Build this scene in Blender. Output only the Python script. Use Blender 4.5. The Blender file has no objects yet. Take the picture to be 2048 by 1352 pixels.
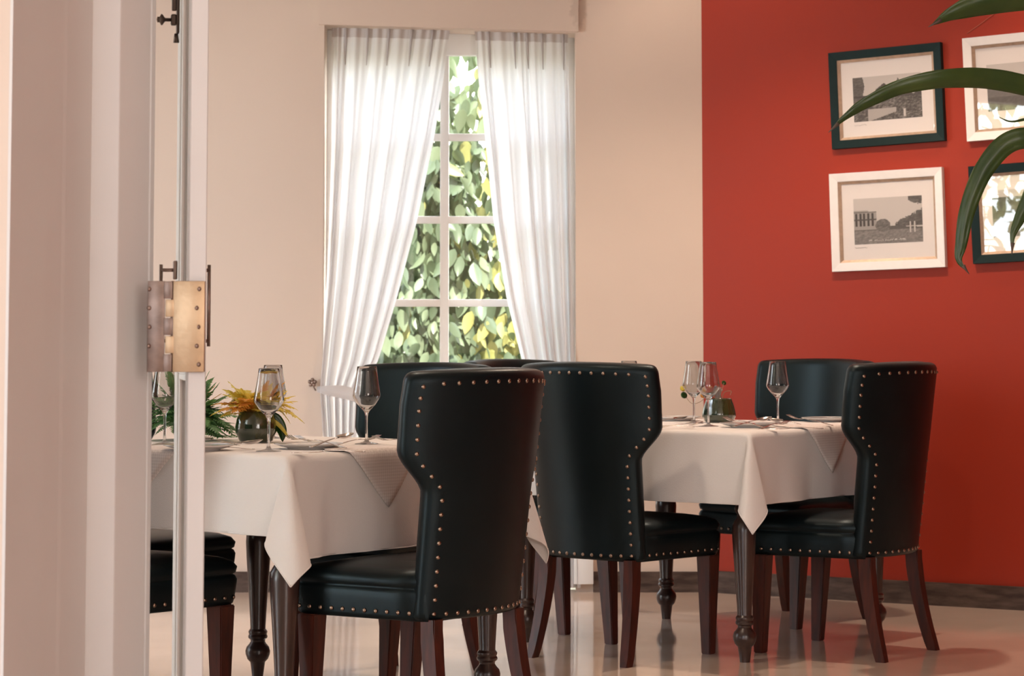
import bpy, bmesh, math, random
import numpy as np
from mathutils import Vector, Matrix
random.seed(7)
R_ = random.Random(11)
C = bpy.context.scene.collection
sc = bpy.context.scene
# ------------------------------------------------------------------ camera
F = 4879.6; TP = math.atan(1.5e-5 * F); H = 1.0706; CY = 679.5 - F * math.tan(TP)
cam = bpy.data.cameras.new('camera'); co = bpy.data.objects.new('camera', cam); C.objects.link(co)
co.location = (0, 0, H); co.rotation_euler = (math.pi / 2 + TP, 0, 0)
cam.sensor_width = 36; cam.lens = F * 36 / 2048; cam.shift_y = (CY - 676) / 2048
cam.clip_end = 200; cam.clip_start = .05
cam.dof.use_dof = True; cam.dof.focus_distance = 6.9; cam.dof.aperture_fstop = 9
sc.camera = co
# ------------------------------------------------------------------ world and light
w = bpy.data.worlds.new('sky'); sc.world = w; w.use_nodes = True
wn = w.node_tree; bg = wn.nodes['Background']
sky = wn.nodes.new('ShaderNodeTexSky'); sky.sky_type = 'NISHITA'
sky.sun_disc = False; sky.sun_elevation = math.radians(55); sky.sun_rotation = math.radians(60)
sky.air_density = 1.3; sky.dust_density = 3.0
hs = wn.nodes.new('ShaderNodeHueSaturation'); hs.inputs['Saturation'].default_value = .45
wn.links.new(sky.outputs[0], hs.inputs['Color']); wn.links.new(hs.outputs[0], bg.inputs[0]); bg.inputs[1].default_value = 1.7
def lamp(name, typ, loc, rot, energy, col, **kw):
    l = bpy.data.lights.new(name, typ); l.energy = energy; l.color = col
    for k, v in kw.items(): setattr(l, k, v)
    o = bpy.data.objects.new(name, l); C.objects.link(o); o.location = loc
    if isinstance(rot, Vector):
        o.rotation_euler = (rot - Vector(loc)).to_track_quat('-Z', 'Y').to_euler()
    else: o.rotation_euler = rot
    return o
lamp('sun', 'SUN', (3, 14, 8), Vector((2.2, 20.5, 0)), 22.0, (1, .93, .8), angle=.01)
# daylight through the left openings and from behind the camera, then an added fill
lamp('daylight_room', 'AREA', (-5.0, 5.6, 1.8), Vector((-.4, 6.8, .9)), 540, (.82, .92, 1.0), shape='RECTANGLE', size=4.0, size_y=2.8)
lamp('front_daylight_fill', 'AREA', (-2.4, -1.8, 1.9), Vector((-.1, 7, .9)), 140, (.8, .9, 1), shape='RECTANGLE', size=2.0, size_y=2.4)
lamp('front_daylight_fill', 'AREA', (2.3, -1.8, 1.9), Vector((-.3, 7, .9)), 175, (1, .92, .86), shape='RECTANGLE', size=2.0, size_y=2.4)  # added warm fill with no real source, lifts the right-facing sides
# warm ceiling lamps
for i, p in enumerate(((1.05, 8.85, 3.0), (-.45, 7.3, 3.0), (.62, 9.9, 3.05), (2.15, 9.15, 3.0))):
    lamp('ceiling_spot', 'SPOT', p, Vector((p[0], p[1], 0)) if i < 2 else Vector((p[0] + .9, p[1] + .4, 1.5)), (175, 80, 14, 38)[i], (1, .78, .6), spot_size=2.3, spot_blend=.6, shadow_soft_size=.05)
sc.view_settings.view_transform = 'Standard'; sc.view_settings.look = 'None'
sc.view_settings.gamma = 1; sc.view_settings.use_curve_mapping = False
sc.view_settings.exposure = -0.38
try:
    sc.cycles.use_denoising = True
    sc.cycles.max_bounces = 12; sc.cycles.transparent_max_bounces = 24; sc.cycles.transmission_bounces = 12
    sc.cycles.sample_clamp_indirect = 6
except Exception: pass
# ------------------------------------------------------------------ helpers
def ray(x, y):
    a = (x - 1024) / F; b = (CY - y) / F
    return Vector((a, math.cos(TP) - b * math.sin(TP), math.sin(TP) + b * math.cos(TP)))
def at(x, y, Y):
    d = ray(x, y); return Vector((0, 0, H)) + d * (Y / d.y)
def atz(x, y, z):
    d = ray(x, y); return Vector((0, 0, H)) + d * ((z - H) / d.z)
def onplane(x, y, P, n):
    d = ray(x, y); c = Vector((0, 0, H)); return c + d * (n.dot(P - c) / n.dot(d))
def setp(o, label=None, cat=None, group=None, kind=None):
    if label: o['label'] = label
    if cat: o['category'] = cat
    if group: o['group'] = group
    if kind: o['kind'] = kind
    return o
def empty(name, loc=(0, 0, 0), rz=0, **kw):
    o = bpy.data.objects.new(name, None); C.objects.link(o)
    o.location = loc; o.rotation_euler = (0, 0, rz); o.empty_display_size = .1
    return setp(o, **kw)
def mesh(name, V, Fc, mat=None, parent=None, smooth=True, auto=None):
    me = bpy.data.meshes.new(name); me.from_pydata([tuple(v) for v in V], [], [tuple(f) for f in Fc])
    me.update()
    if smooth: me.polygons.foreach_set('use_smooth', [True] * len(me.polygons))
    o = bpy.data.objects.new(name, me); C.objects.link(o)
    if mat:
        for m in (mat if isinstance(mat, (list, tuple)) else [mat]): me.materials.append(m)
    if parent: o.parent = parent
    return o
def objbm(name, bm, mat, parent=None, smooth=False, sharp=None):
    bmesh.ops.recalc_face_normals(bm, faces=bm.faces)
    me = bpy.data.meshes.new(name); bm.to_mesh(me); bm.free()
    if smooth:
        me.polygons.foreach_set('use_smooth', [True] * len(me.polygons))
        if sharp: me.set_sharp_from_angle(angle=math.radians(sharp))
    o = bpy.data.objects.new(name, me); C.objects.link(o)
    me.materials.append(mat)
    if parent: o.parent = parent
    return o
def bbox(bm, a, b, bev=0, seg=2, M=None):
    """box between corners a and b added to bm"""
    r = bmesh.ops.create_cube(bm, size=1)
    vs = r['verts']
    for v in vs:
        v.co = Vector(((a[i] + b[i]) / 2 + v.co[i] * abs(b[i] - a[i])) for i in range(3))
    if bev:
        es = list({e for v in vs for e in v.link_edges})
        rr = bmesh.ops.bevel(bm, geom=es, offset=bev, segments=seg, affect='EDGES', profile=.5)
        vs = list({v for v in rr['verts']} | {v for v in vs if v.is_valid})
    if M is not None:
        for v in vs: v.co = M @ v.co
    return vs
def box(name, a, b, mat, parent=None, bev=0, M=None):
    bm = bmesh.new(); bbox(bm, a, b, bev, 2, M); return objbm(name, bm, mat, parent, smooth=bev > 0, sharp=40)
def prism(name, poly, z0, z1, mat, parent=None, bev=0):
    bm = bmesh.new()
    lo = [bm.verts.new((x, y, z0)) for x, y in poly]; hi = [bm.verts.new((x, y, z1)) for x, y in poly]
    n = len(poly)
    bm.faces.new(lo[::-1]); bm.faces.new(hi)
    for i in range(n): bm.faces.new((lo[i], lo[(i + 1) % n], hi[(i + 1) % n], hi[i]))
    if bev: bmesh.ops.bevel(bm, geom=list(bm.edges), offset=bev, segments=2, affect='EDGES')
    return objbm(name, bm, mat, parent, smooth=bev > 0, sharp=40)
def lathe(prof, n=32, M=None):
    V = []; Fc = []
    for r, z in prof:
        for k in range(n):
            a = 2 * math.pi * k / n; V.append(Vector((r * math.cos(a), r * math.sin(a), z)))
    for i in range(len(prof) - 1):
        for k in range(n):
            Fc.append((i * n + k, i * n + (k + 1) % n, (i + 1) * n + (k + 1) % n, (i + 1) * n + k))
    if prof[0][0] > 1e-5: Fc.append(tuple(range(n))[::-1])
    if prof[-1][0] > 1e-5: Fc.append(tuple(range((len(prof) - 1) * n, len(prof) * n)))
    if M is not None: V = [M @ v for v in V]
    return V, Fc
def tube(pts, rads, n=8, cap=True):
    pts = [Vector(p) for p in pts]; V = []; Fc = []
    up = Vector((0, 0, 1))
    prev = None
    for i, p in enumerate(pts):
        t = (pts[min(i + 1, len(pts) - 1)] - pts[max(i - 1, 0)]).normalized()
        if prev is None:
            s = t.cross(up)
            if s.length < .1: s = t.cross(Vector((1, 0, 0)))
        else:
            s = prev - t * prev.dot(t)
        s.normalize(); prev = s; u = t.cross(s)
        r = rads[i] if isinstance(rads, (list, tuple)) else rads
        for k in range(n):
            a = 2 * math.pi * k / n; V.append(p + s * (math.cos(a) * r) + u * (math.sin(a) * r))
    for i in range(len(pts) - 1):
        for k in range(n):
            Fc.append((i * n + k, (i + 1) * n + k, (i + 1) * n + (k + 1) % n, i * n + (k + 1) % n))
    if cap:
        Fc.append(tuple(range(n))); Fc.append(tuple(range((len(pts) - 1) * n, len(pts) * n))[::-1])
    return V, Fc
def join(*parts):
    V = []; Fc = []
    for v, f in parts:
        o = len(V); V += list(v); Fc += [tuple(i + o for i in q) for q in f]
    return V, Fc
def catmull(P, n):
    P = [Vector(p) for p in P]; out = []
    Q = [P[0] * 2 - P[1]] + P + [P[-1] * 2 - P[-2]]
    for i in range(1, len(Q) - 2):
        for k in range(n):
            t = k / n
            out.append(.5 * ((2 * Q[i]) + (Q[i + 1] - Q[i - 1]) * t + (2 * Q[i - 1] - 5 * Q[i] + 4 * Q[i + 1] - Q[i + 2]) * t * t + (3 * Q[i] - Q[i - 1] - 3 * Q[i + 1] + Q[i + 2]) * t ** 3))
    out.append(P[-1]); return out
def dup(root, loc, rz, **kw):
    r = root.copy(); C.objects.link(r); r.location = loc; r.rotation_euler = (0, 0, rz)
    setp(r, **kw)
    for ch in list(root.children):
        c = ch.copy(); C.objects.link(c); c.parent = r
        for g in ch.children:
            d = g.copy(); C.objects.link(d); d.parent = c
    return r
# ------------------------------------------------------------------ materials
def mat(name, col, rough=.5, metal=0, noise=None, bump=None, spec=.5, coat=0, coat_r=.1, **kw):
    """noise=(scale, amount[, second colour]) tints the base colour, bump=(scale, strength)"""
    m = bpy.data.materials.new(name); m.use_nodes = True; nt = m.node_tree; p = nt.nodes['Principled BSDF']
    p.inputs['Base Color'].default_value = (*col, 1); p.inputs['Roughness'].default_value = rough
    p.inputs['Metallic'].default_value = metal; p.inputs['Specular IOR Level'].default_value = spec
    p.inputs['Coat Weight'].default_value = coat; p.inputs['Coat Roughness'].default_value = coat_r
    for k, v in kw.items(): p.inputs[k].default_value = v
    tc = nt.nodes.new('ShaderNodeTexCoord')
    if noise:
        nz = nt.nodes.new('ShaderNodeTexNoise'); nz.inputs['Scale'].default_value = noise[0]; nz.inputs['Detail'].default_value = 6
        mp = nt.nodes.new('ShaderNodeMapping')
        if len(noise) > 3: mp.inputs['Scale'].default_value = noise[3]
        nt.links.new(tc.outputs['Object'], mp.inputs[0]); nt.links.new(mp.outputs[0], nz.inputs['Vector'])
        mx = nt.nodes.new('ShaderNodeMix'); mx.data_type = 'RGBA'
        c2 = noise[2] if len(noise) > 2 and noise[2] else tuple(c * (1 - noise[1]) for c in col)
        mx.inputs[6].default_value = (*col, 1); mx.inputs[7].default_value = (*c2, 1)
        rp = nt.nodes.new('ShaderNodeMapRange'); rp.inputs[1].default_value = .35; rp.inputs[2].default_value = .7
        nt.links.new(nz.outputs['Fac'], rp.inputs[0]); nt.links.new(rp.outputs[0], mx.inputs[0])
        nt.links.new(mx.outputs[2], p.inputs['Base Color'])
    if bump:
        nb = nt.nodes.new('ShaderNodeTexNoise'); nb.inputs['Scale'].default_value = bump[0]; nb.inputs['Detail'].default_value = 5
        mp2 = nt.nodes.new('ShaderNodeMapping')
        if len(bump) > 2: mp2.inputs['Scale'].default_value = bump[2]
        nt.links.new(tc.outputs['Object'], mp2.inputs[0]); nt.links.new(mp2.outputs[0], nb.inputs['Vector'])
        bp = nt.nodes.new('ShaderNodeBump'); bp.inputs['Strength'].default_value = bump[1]; bp.inputs['Distance'].default_value = .01
        nt.links.new(nb.outputs['Fac'], bp.inputs['Height']); nt.links.new(bp.outputs[0], p.inputs['Normal'])
    return m
def leafy(name, col, trans, rough=.4, noise=None, strength=.4, ao=None):
    """principled surface mixed with translucency for thin leaves and cloth"""
    m = mat(name, col, rough, noise=noise)
    nt = m.node_tree; p = nt.nodes['Principled BSDF']; out = nt.nodes['Material Output']
    tr = nt.nodes.new('ShaderNodeBsdfTranslucent'); tr.inputs[0].default_value = (*trans, 1)
    mx = nt.nodes.new('ShaderNodeMixShader'); mx.inputs[0].default_value = strength
    nt.links.new(p.outputs[0], mx.inputs[1]); nt.links.new(tr.outputs[0], mx.inputs[2]); nt.links.new(mx.outputs[0], out.inputs[0])
    return m
M = {}
M['cream'] = mat('cream_plaster', (.69, .555, .46), .75, noise=(1.3, .07), bump=(3.5, .25))
M['red'] = mat('red_plaster', (.33, .030, .011), .5, spec=.2, noise=(1.6, .1, (.31, .032, .016)), bump=(5, .2))
M['ceiling'] = mat('ceiling_paint', (.75, .68, .6), .8)
M['base'] = mat('baseboard_wood', (.05, .032, .026), .6, spec=.2, noise=(9, .5, (.12, .085, .07), (1, 1, 5)), bump=(20, .3))
M['door'] = mat('door_paint', (.67, .63, .60), .42, noise=(3, .05), bump=(30, .06, (1, 1, .1)))
M['whitewood'] = mat('white_window_paint', (.91, .90, .88), .45, noise=(6, .03))
M['shutter'] = mat('white_shutter_paint', (.72, .66, .6), .5, noise=(5, .05))
M['leather'] = mat('dark_green_leather', (.0045, .0075, .0085), .38, bump=(420, .05), noise=(7, .3), spec=.26, **{'Specular Tint': (.72, .93, 1, 1)})
M['stud'] = mat('antique_brass_studs', (.36, .26, .2), .32, metal=1)
M['chairleg'] = mat('mahogany', (.085, .018, .010), .4, noise=(14, .4, (.035, .010, .007), (4, 4, .6)), spec=.35)
M['tableleg'] = mat('dark_stained_wood', (.052, .024, .018), .32, noise=(16, .4, (.024, .012, .010), (3, 3, .5)), coat=.35, coat_r=.2)
M['tabletop'] = mat('table_wood', (.09, .04, .025), .5, noise=(14, .4))
M['cloth'] = mat('white_tablecloth', (.80, .755, .725), .85, noise=(5, .03), bump=(260, .12))
M['napkin'] = mat('checked_napkin', (.78, .70, .66), .85)
M['china'] = mat('white_china', (.82, .77, .73), .15, coat=.6, coat_r=.05)
M['steel'] = mat('polished_cutlery', (.62, .56, .52), .18, metal=1)
M['brass'] = mat('worn_brass', (.46, .32, .20), .42, metal=1, noise=(22, .3, (.42, .29, .18)), bump=(60, .08))
M['darkbrass'] = mat('tarnished_brass', (.24, .17, .14), .38, metal=1, noise=(30, .4))
M['iron'] = mat('dark_iron', (.09, .062, .05), .45, metal=.8)
M['bronze'] = mat('bronze_fittings', (.28, .20, .165), .42, metal=.9, noise=(40, .4))
M['curtain_header'] = leafy('curtain_header', (.68, .62, .6), (.45, .42, .4), .8, strength=.35)
M['curtain'] = leafy('white_voile', (.80, .77, .76), (.88, .87, .88), .85, strength=.5)
M['glaze'] = mat('green_glaze', (.012, .03, .018), .12, noise=(9, .5, (.05, .045, .012), (2, 2, .8)), coat=1, coat_r=.04, bump=(7, .25, (4, 4, .3)))
M['soil'] = mat('dark_soil', (.02, .014, .01), .9, bump=(50, .6))
M['fern'] = leafy('green_fern', (.13, .30, .13), (.26, .5, .16), .45, noise=(20, .4))
M['fern_yellow'] = leafy('yellow_fern', (.80, .64, .12), (.95, .75, .15), .45, noise=(12, .5, (.50, .52, .10)), strength=.45)
M['fern_orange'] = leafy('orange_fern', (.75, .38, .08), (.8, .4, .05), .45, strength=.45)
M['broad'] = leafy('broad_leaf', (.02, .075, .012), (.06, .2, .02), .3, noise=(30, .4))
M['stem'] = mat('plant_stem', (.10, .12, .03), .5)
M['palm'] = leafy('palm_blade', (.085, .125, .03), (.16, .22, .04), .32, noise=(7, .4, (.035, .07, .02), (1, 1, 1)), strength=.25)
M['dry'] = mat('dry_leaf_tip', (.10, .065, .05), .7)
M['frame_green'] = mat('dark_green_frame', (.004, .018, .018), .55, spec=.2, noise=(30, .2))
M['frame_white'] = mat('white_frame', (.78, .73, .70), .45, noise=(30, .04))
M['liner'] = mat('champagne_liner', (.62, .46, .34), .32, metal=.55, noise=(60, .2))
M['mat'] = mat('mount_board', (.76, .69, .65), .8)
M['cord'] = mat('thin_cord', (.45, .12, .07), .7)
M['outside'] = mat('garden_ground', (.16, .15, .10), .9, noise=(4, .4))
M['bark'] = mat('bark', (.12, .08, .05), .8, bump=(30, .5))
M['potblack'] = mat('dark_planter', (.03, .03, .03), .5)
# window and picture glass: mostly clear sheet with a mirror-like face
def sheet(name, tint=(1, 1, 1), refl=1.0):
    m = bpy.data.materials.new(name); m.use_nodes = True; nt = m.node_tree; nt.nodes.clear()
    out = nt.nodes.new('ShaderNodeOutputMaterial'); tr = nt.nodes.new('ShaderNodeBsdfTransparent'); tr.inputs[0].default_value = (*tint, 1)
    gl = nt.nodes.new('ShaderNodeBsdfGlossy'); gl.inputs['Roughness'].default_value = .01
    lw = nt.nodes.new('ShaderNodeLayerWeight'); lw.inputs[0].default_value = .5
    pw = nt.nodes.new('ShaderNodeMath'); pw.operation = 'POWER'; pw.inputs[1].default_value = 5
    mu = nt.nodes.new('ShaderNodeMath'); mu.operation = 'MULTIPLY_ADD'; mu.inputs[1].default_value = .6; mu.inputs[2].default_value = .04 * refl
    mx = nt.nodes.new('ShaderNodeMixShader')
    nt.links.new(lw.outputs['Facing'], pw.inputs[0]); nt.links.new(pw.outputs[0], mu.inputs[0]); nt.links.new(mu.outputs[0], mx.inputs[0])
    nt.links.new(tr.outputs[0], mx.inputs[1]); nt.links.new(gl.outputs[0], mx.inputs[2]); nt.links.new(mx.outputs[0], out.inputs[0])
    return m
M['pane'] = sheet('window_glass', (.97, .98, .97)); M['picglass'] = sheet('picture_glass', (1, 1, 1), 1.2)
gm = bpy.data.materials.new('crystal'); gm.use_nodes = True
p = gm.node_tree.nodes['Principled BSDF']; p.inputs['Transmission Weight'].default_value = 1; p.inputs['Roughness'].default_value = .0
p.inputs['IOR'].default_value = 1.46; M['crystal'] = gm
# floor: polished cement
fm = mat('polished_cement', (.80, .64, .53), .10, noise=(2.2, .12, (.70, .56, .46)), bump=(1.2, .04), coat=.3, coat_r=.035)
M['floor'] = fm
# napkin check
nt = M['napkin'].node_tree; tc = nt.nodes.new('ShaderNodeTexCoord'); ck = nt.nodes.new('ShaderNodeTexChecker'); ck.inputs['Scale'].default_value = 150
ck.inputs[1].default_value = (.80, .72, .68, 1); ck.inputs[2].default_value = (.70, .62, .58, 1)
nt.links.new(tc.outputs['UV'], ck.inputs[0]); nt.links.new(ck.outputs[0], nt.nodes['Principled BSDF'].inputs['Base Color'])
bp = nt.nodes.new('ShaderNodeBump'); bp.inputs['Strength'].default_value = .25; bp.inputs['Distance'].default_value = .002
nt.links.new(ck.outputs[1], bp.inputs['Height']); nt.links.new(bp.outputs[0], nt.nodes['Principled BSDF'].inputs['Normal'])
# ------------------------------------------------------------------ the room
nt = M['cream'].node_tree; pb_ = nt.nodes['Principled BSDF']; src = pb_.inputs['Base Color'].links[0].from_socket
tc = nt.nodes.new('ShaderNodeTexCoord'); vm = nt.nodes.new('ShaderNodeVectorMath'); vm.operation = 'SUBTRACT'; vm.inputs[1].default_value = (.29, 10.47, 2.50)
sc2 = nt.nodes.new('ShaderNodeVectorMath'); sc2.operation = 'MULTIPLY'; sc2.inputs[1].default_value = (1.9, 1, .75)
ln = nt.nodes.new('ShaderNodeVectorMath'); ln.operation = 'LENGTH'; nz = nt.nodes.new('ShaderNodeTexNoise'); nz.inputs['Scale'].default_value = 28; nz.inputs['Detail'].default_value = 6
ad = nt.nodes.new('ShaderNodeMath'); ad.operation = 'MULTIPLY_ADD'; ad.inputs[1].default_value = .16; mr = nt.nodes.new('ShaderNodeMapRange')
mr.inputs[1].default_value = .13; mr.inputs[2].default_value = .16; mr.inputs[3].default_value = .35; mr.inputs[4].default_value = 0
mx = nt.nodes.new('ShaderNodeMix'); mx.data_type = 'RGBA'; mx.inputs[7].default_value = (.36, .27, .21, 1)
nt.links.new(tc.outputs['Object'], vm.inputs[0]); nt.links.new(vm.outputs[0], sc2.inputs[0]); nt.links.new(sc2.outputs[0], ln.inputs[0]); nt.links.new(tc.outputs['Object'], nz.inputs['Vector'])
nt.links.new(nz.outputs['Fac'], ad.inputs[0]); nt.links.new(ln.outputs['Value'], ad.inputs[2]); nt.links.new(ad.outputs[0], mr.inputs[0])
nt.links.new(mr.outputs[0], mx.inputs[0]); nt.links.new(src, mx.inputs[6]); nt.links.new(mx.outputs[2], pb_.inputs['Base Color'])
YW = 10.49                    # inner face of the far wall
CX = .82                      # corner with the red wall
RD = Vector((1, -.58, 0)).normalized()          # along the red wall, to the right
RN = Vector((-RD.y, RD.x, 0)) * -1              # into the room
if RN.y > 0: RN = -RN
RP = Vector((CX, YW, 0))
WX0, WX1 = -.812, .274; LZ0, LZ1 = 2.432, 2.394  # window opening, lintel height at its two sides
# floor and ceiling
struct = lambda o: setp(o, kind='structure')
struct(mesh('floor', [(-3.5, -3, 0), (4.2, -3, 0), (4.2, 8.5, 0), (CX, YW + .1, 0), (-3.5, YW + .1, 0), (-3.5, -3, -.15), (4.2, -3, -.15), (4.2, 8.5, -.15), (CX, YW + .1, -.15), (-3.5, YW + .1, -.15)],
     [(0, 1, 2, 3, 4), (9, 8, 7, 6, 5), (0, 5, 6, 1), (1, 6, 7, 2), (2, 7, 8, 3), (3, 8, 9, 4), (4, 9, 5, 0)], M['floor'], smooth=False))
struct(box('ceiling', (-3.6, -3, 3.25), (4.3, 10.8, 3.4), M['ceiling']))
# far wall in pieces round the opening, 28 cm thick
def wallbox(name, segs, m):
    bm = bmesh.new()
    for a, b in segs: bbox(bm, a, b)
    return struct(objbm(name, bm, m))
bm = bmesh.new()
YB = YW + .28
def quadprism(bm, P):        # P: polygon in x,z
    a = [bm.verts.new((x, YW, z)) for x, z in P]; b = [bm.verts.new((x, YB, z)) for x, z in P]
    bm.faces.new(a); bm.faces.new(b[::-1])
    for i in range(len(P)): bm.faces.new((a[i], b[i], b[(i + 1) % len(P)], a[(i + 1) % len(P)]))
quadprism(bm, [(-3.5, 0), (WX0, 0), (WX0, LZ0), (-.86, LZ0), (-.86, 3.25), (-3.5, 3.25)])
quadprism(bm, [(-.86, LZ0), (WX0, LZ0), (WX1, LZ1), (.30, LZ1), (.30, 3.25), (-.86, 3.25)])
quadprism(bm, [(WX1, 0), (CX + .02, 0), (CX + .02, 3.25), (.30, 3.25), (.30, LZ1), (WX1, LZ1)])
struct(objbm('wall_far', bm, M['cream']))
# red wall
def alongred(s, out, z): return RP + RD * s + RN * out + Vector((0, 0, z))
def redbox(bm, s0, s1, o0, o1, z0, z1):
    vs = bbox(bm, (0, 0, 0), (1, 1, 1))
    for v in vs:
        s = s0 if v.co.x < .5 else s1; o = o0 if v.co.y < .5 else o1; z = z0 if v.co.z < .5 else z1
        v.co = alongred(s, o, z)
bm = bmesh.new(); redbox(bm, -.1, 3.9, -.25, 0, 0, 3.25); struct(objbm('wall_red', bm, M['red']))
bm = bmesh.new(); redbox(bm, -.005, 3.8, .0, .016, 0, .092); struct(objbm('baseboard_red', bm, M['base']))
bm = bmesh.new(); bbox(bm, (.345, YW - .016, 0), (CX, YW, .086)); bbox(bm, (-3.5, YW - .016, 0), (-.90, YW, .086)); struct(objbm('baseboard_far', bm, M['base']))
# shallow lintel box over the window
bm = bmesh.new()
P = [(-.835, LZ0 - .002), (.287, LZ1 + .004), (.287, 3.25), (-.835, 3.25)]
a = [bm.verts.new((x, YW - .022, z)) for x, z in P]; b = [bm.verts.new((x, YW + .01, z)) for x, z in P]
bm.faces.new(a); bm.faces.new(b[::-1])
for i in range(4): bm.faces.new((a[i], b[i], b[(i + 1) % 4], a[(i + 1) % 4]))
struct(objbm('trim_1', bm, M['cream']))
# left wall with tall openings, right wall
wallbox('wall_left', [((-3.62, -3, 0), (-3.5, -.6, 3.25)), ((-3.62, -.6, 0), (-3.5, 3.3, .3)), ((-3.62, -.6, 2.95), (-3.5, 3.3, 3.25)), ((-3.62, 3.3, 0), (-3.5, 4.7, 3.25)),
     ((-3.62, 4.7, 2.72), (-3.5, 9.4, 3.25)), ((-3.62, 5.62, 0), (-3.5, 7.5, 2.72)), ((-3.62, 8.9, .12), (-3.5, 9.4, 2.72)), ((-3.62, 9.4, 0), (-3.5, 10.8, 3.25)), ((-3.62, 4.7, 0), (-3.5, 9.4, .12))], M['cream'])
wallbox('sky_block_back', [((-3.62, -3.12, 0), (4.3, -3, 3.25))], M['cream'])  # unseen wall added behind the camera to shut out sky light
wallbox('wall_right', [((4.2, -3, 0), (4.32, 8.6, 3.25))], M['red'])
# partition with the doorway the camera looks through; its reveal and post
wallbox('wall_partition', [((-3.5, 4.5, 0), (-.9315, 4.66, 3.25)), ((1.85, 4.5, 0), (4.2, 4.66, 3.25))], M['cream'])
struct(prism('trim_2', [(-.9315, 4.497), (-.926, 4.497), (-.8895, 4.66), (-.891, 4.668), (-.876, 4.74), (-.8715, 4.755), (-.847, 4.895), (-.852, 4.92), (-1.0, 4.95), (-1.0, 4.67), (-.9315, 4.67)], 0, 3.25, M['door']))
# ---- door 1: the folded leaf seen at its stile
d1 = empty('door_1'); d1['kind'] = 'structure'
prism('door_leaf', [(-.848, 4.897), (-.7925, 4.9), (-.7905, 4.902), (-.7445, 4.988), (-.7465, 4.992), (-.7415, 4.994), (-.7355, 5.005), (-.775, 5.04), (-.870, 5.0), (-.870, 4.93)], .008, 3.0, M['door'], d1)
# ---- door 2: glazed leaf, edge on, swung back
d2 = empty('door_2'); d2['kind'] = 'structure'
e0 = Vector((-.6485, 4.9, 0)); dd = Vector((-.0865, .435, 0)); L2 = dd.length; dd.normalize(); nn = Vector((dd.y, -dd.x, 0))   # nn to the right
if nn.x < 0: nn = -nn
MD = Matrix(((dd.x, nn.x, 0, e0.x), (dd.y, nn.y, 0, e0.y), (0, 0, 1, 0), (0, 0, 0, 1)))   # local x along leaf, y thickness to the right
TH = .0355
bm = bmesh.new(); bbox(bm, (0, 0, .008), (.075, TH, 3.0), .002, 1, MD); objbm('stile', bm, M['door'], d2)
bm = bmesh.new(); bbox(bm, (L2 - .075, 0, .008), (L2, TH, 3.0), .002, 1, MD); objbm('stile', bm, M['door'], d2)
for z0, z1 in ((.008, .26), (1.0, 1.1), (2.9, 3.0)):
    bm = bmesh.new(); bbox(bm, (.075, .003, z0), (L2 - .075, TH - .003, z1), 0, 1, MD); objbm('rail', bm, M['door'], d2)
for z0, z1 in ((.26, 1.0), (1.1, 2.9)):
    bm = bmesh.new(); bbox(bm, (.075, .014, z0), (L2 - .075, .019, z1), 0, 1, MD); objbm('pane', bm, M['pane'], d2)
    bm = bmesh.new()
    for yy in (.004, TH - .012):
        bbox(bm, (.075, yy, z0), (.09, yy + .008, z1), .002, 1, MD); bbox(bm, (L2 - .09, yy, z0), (L2 - .075, yy + .008, z1), .002, 1, MD)
        bbox(bm, (.09, yy, z0), (L2 - .09, yy + .008, z0 + .014), .002, 1, MD); bbox(bm, (.09, yy, z1 - .014), (L2 - .09, yy + .008, z1), .002, 1, MD)
    objbm('glazing_bead', bm, M['door'], d2)
# hinge bridging the post and the leaf edge
hz0, hz1 = at(350, 744, 4.89).z, at(350, 562, 4.89).z
xs = lambda x: (x - 1024) * 4.885 / F
hx = empty('hinge_placeholder') if False else None
hinge = box('hinge', (xs(347), 4.886, hz0), (xs(410), 4.8995, hz1), M['brass'], d2, .0012)
dark = box('hinge_plate', (xs(296), 4.888, hz0), (xs(330), 4.8935, hz1), M['darkbrass'], hinge, .0008)
hh = hz1 - hz0
for k in range(5):               # interlocking knuckles
    z0 = hz0 + hh * k / 5 + .001; z1 = hz0 + hh * (k + 1) / 5 - .001
    if k % 2 == 0: box('knuckle', (xs(328), 4.887, z0), (xs(345), 4.894, z1), M['darkbrass'], hinge, .0008)
    else: box('knuckle', (xs(332), 4.8855, z0), (xs(349), 4.894, z1), M['brass'], hinge, .0008)
V, Fc = tube([(xs(346), 4.892, hz0), (xs(346), 4.892, hz1)], .004, 12); mesh('hinge_pin', V, Fc, M['darkbrass'], hinge)
prof = [(0, .0025), (.003, .0023), (.0046, .0008), (.0048, 0)]
first = None
for x, y in ((399, 578), (394, 616), (398, 654), (394, 692), (398, 729), (299, 578), (298, 616), (299, 654), (298, 692)):
    q = at(x, y, 4.886)
    if first is None:
        V, Fc = lathe(prof[::-1], 12); sl = bmesh.new()
        first = mesh('screw', V, Fc, M['bronze'], hinge); s = first
    else: s = first.copy(); C.objects.link(s)
    s.parent = hinge; s.location = (q.x, 4.8862, q.z); s.rotation_euler = (math.pi / 2, 0, R_.random())
    if x < 320: s.location.y = 4.8882
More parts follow.
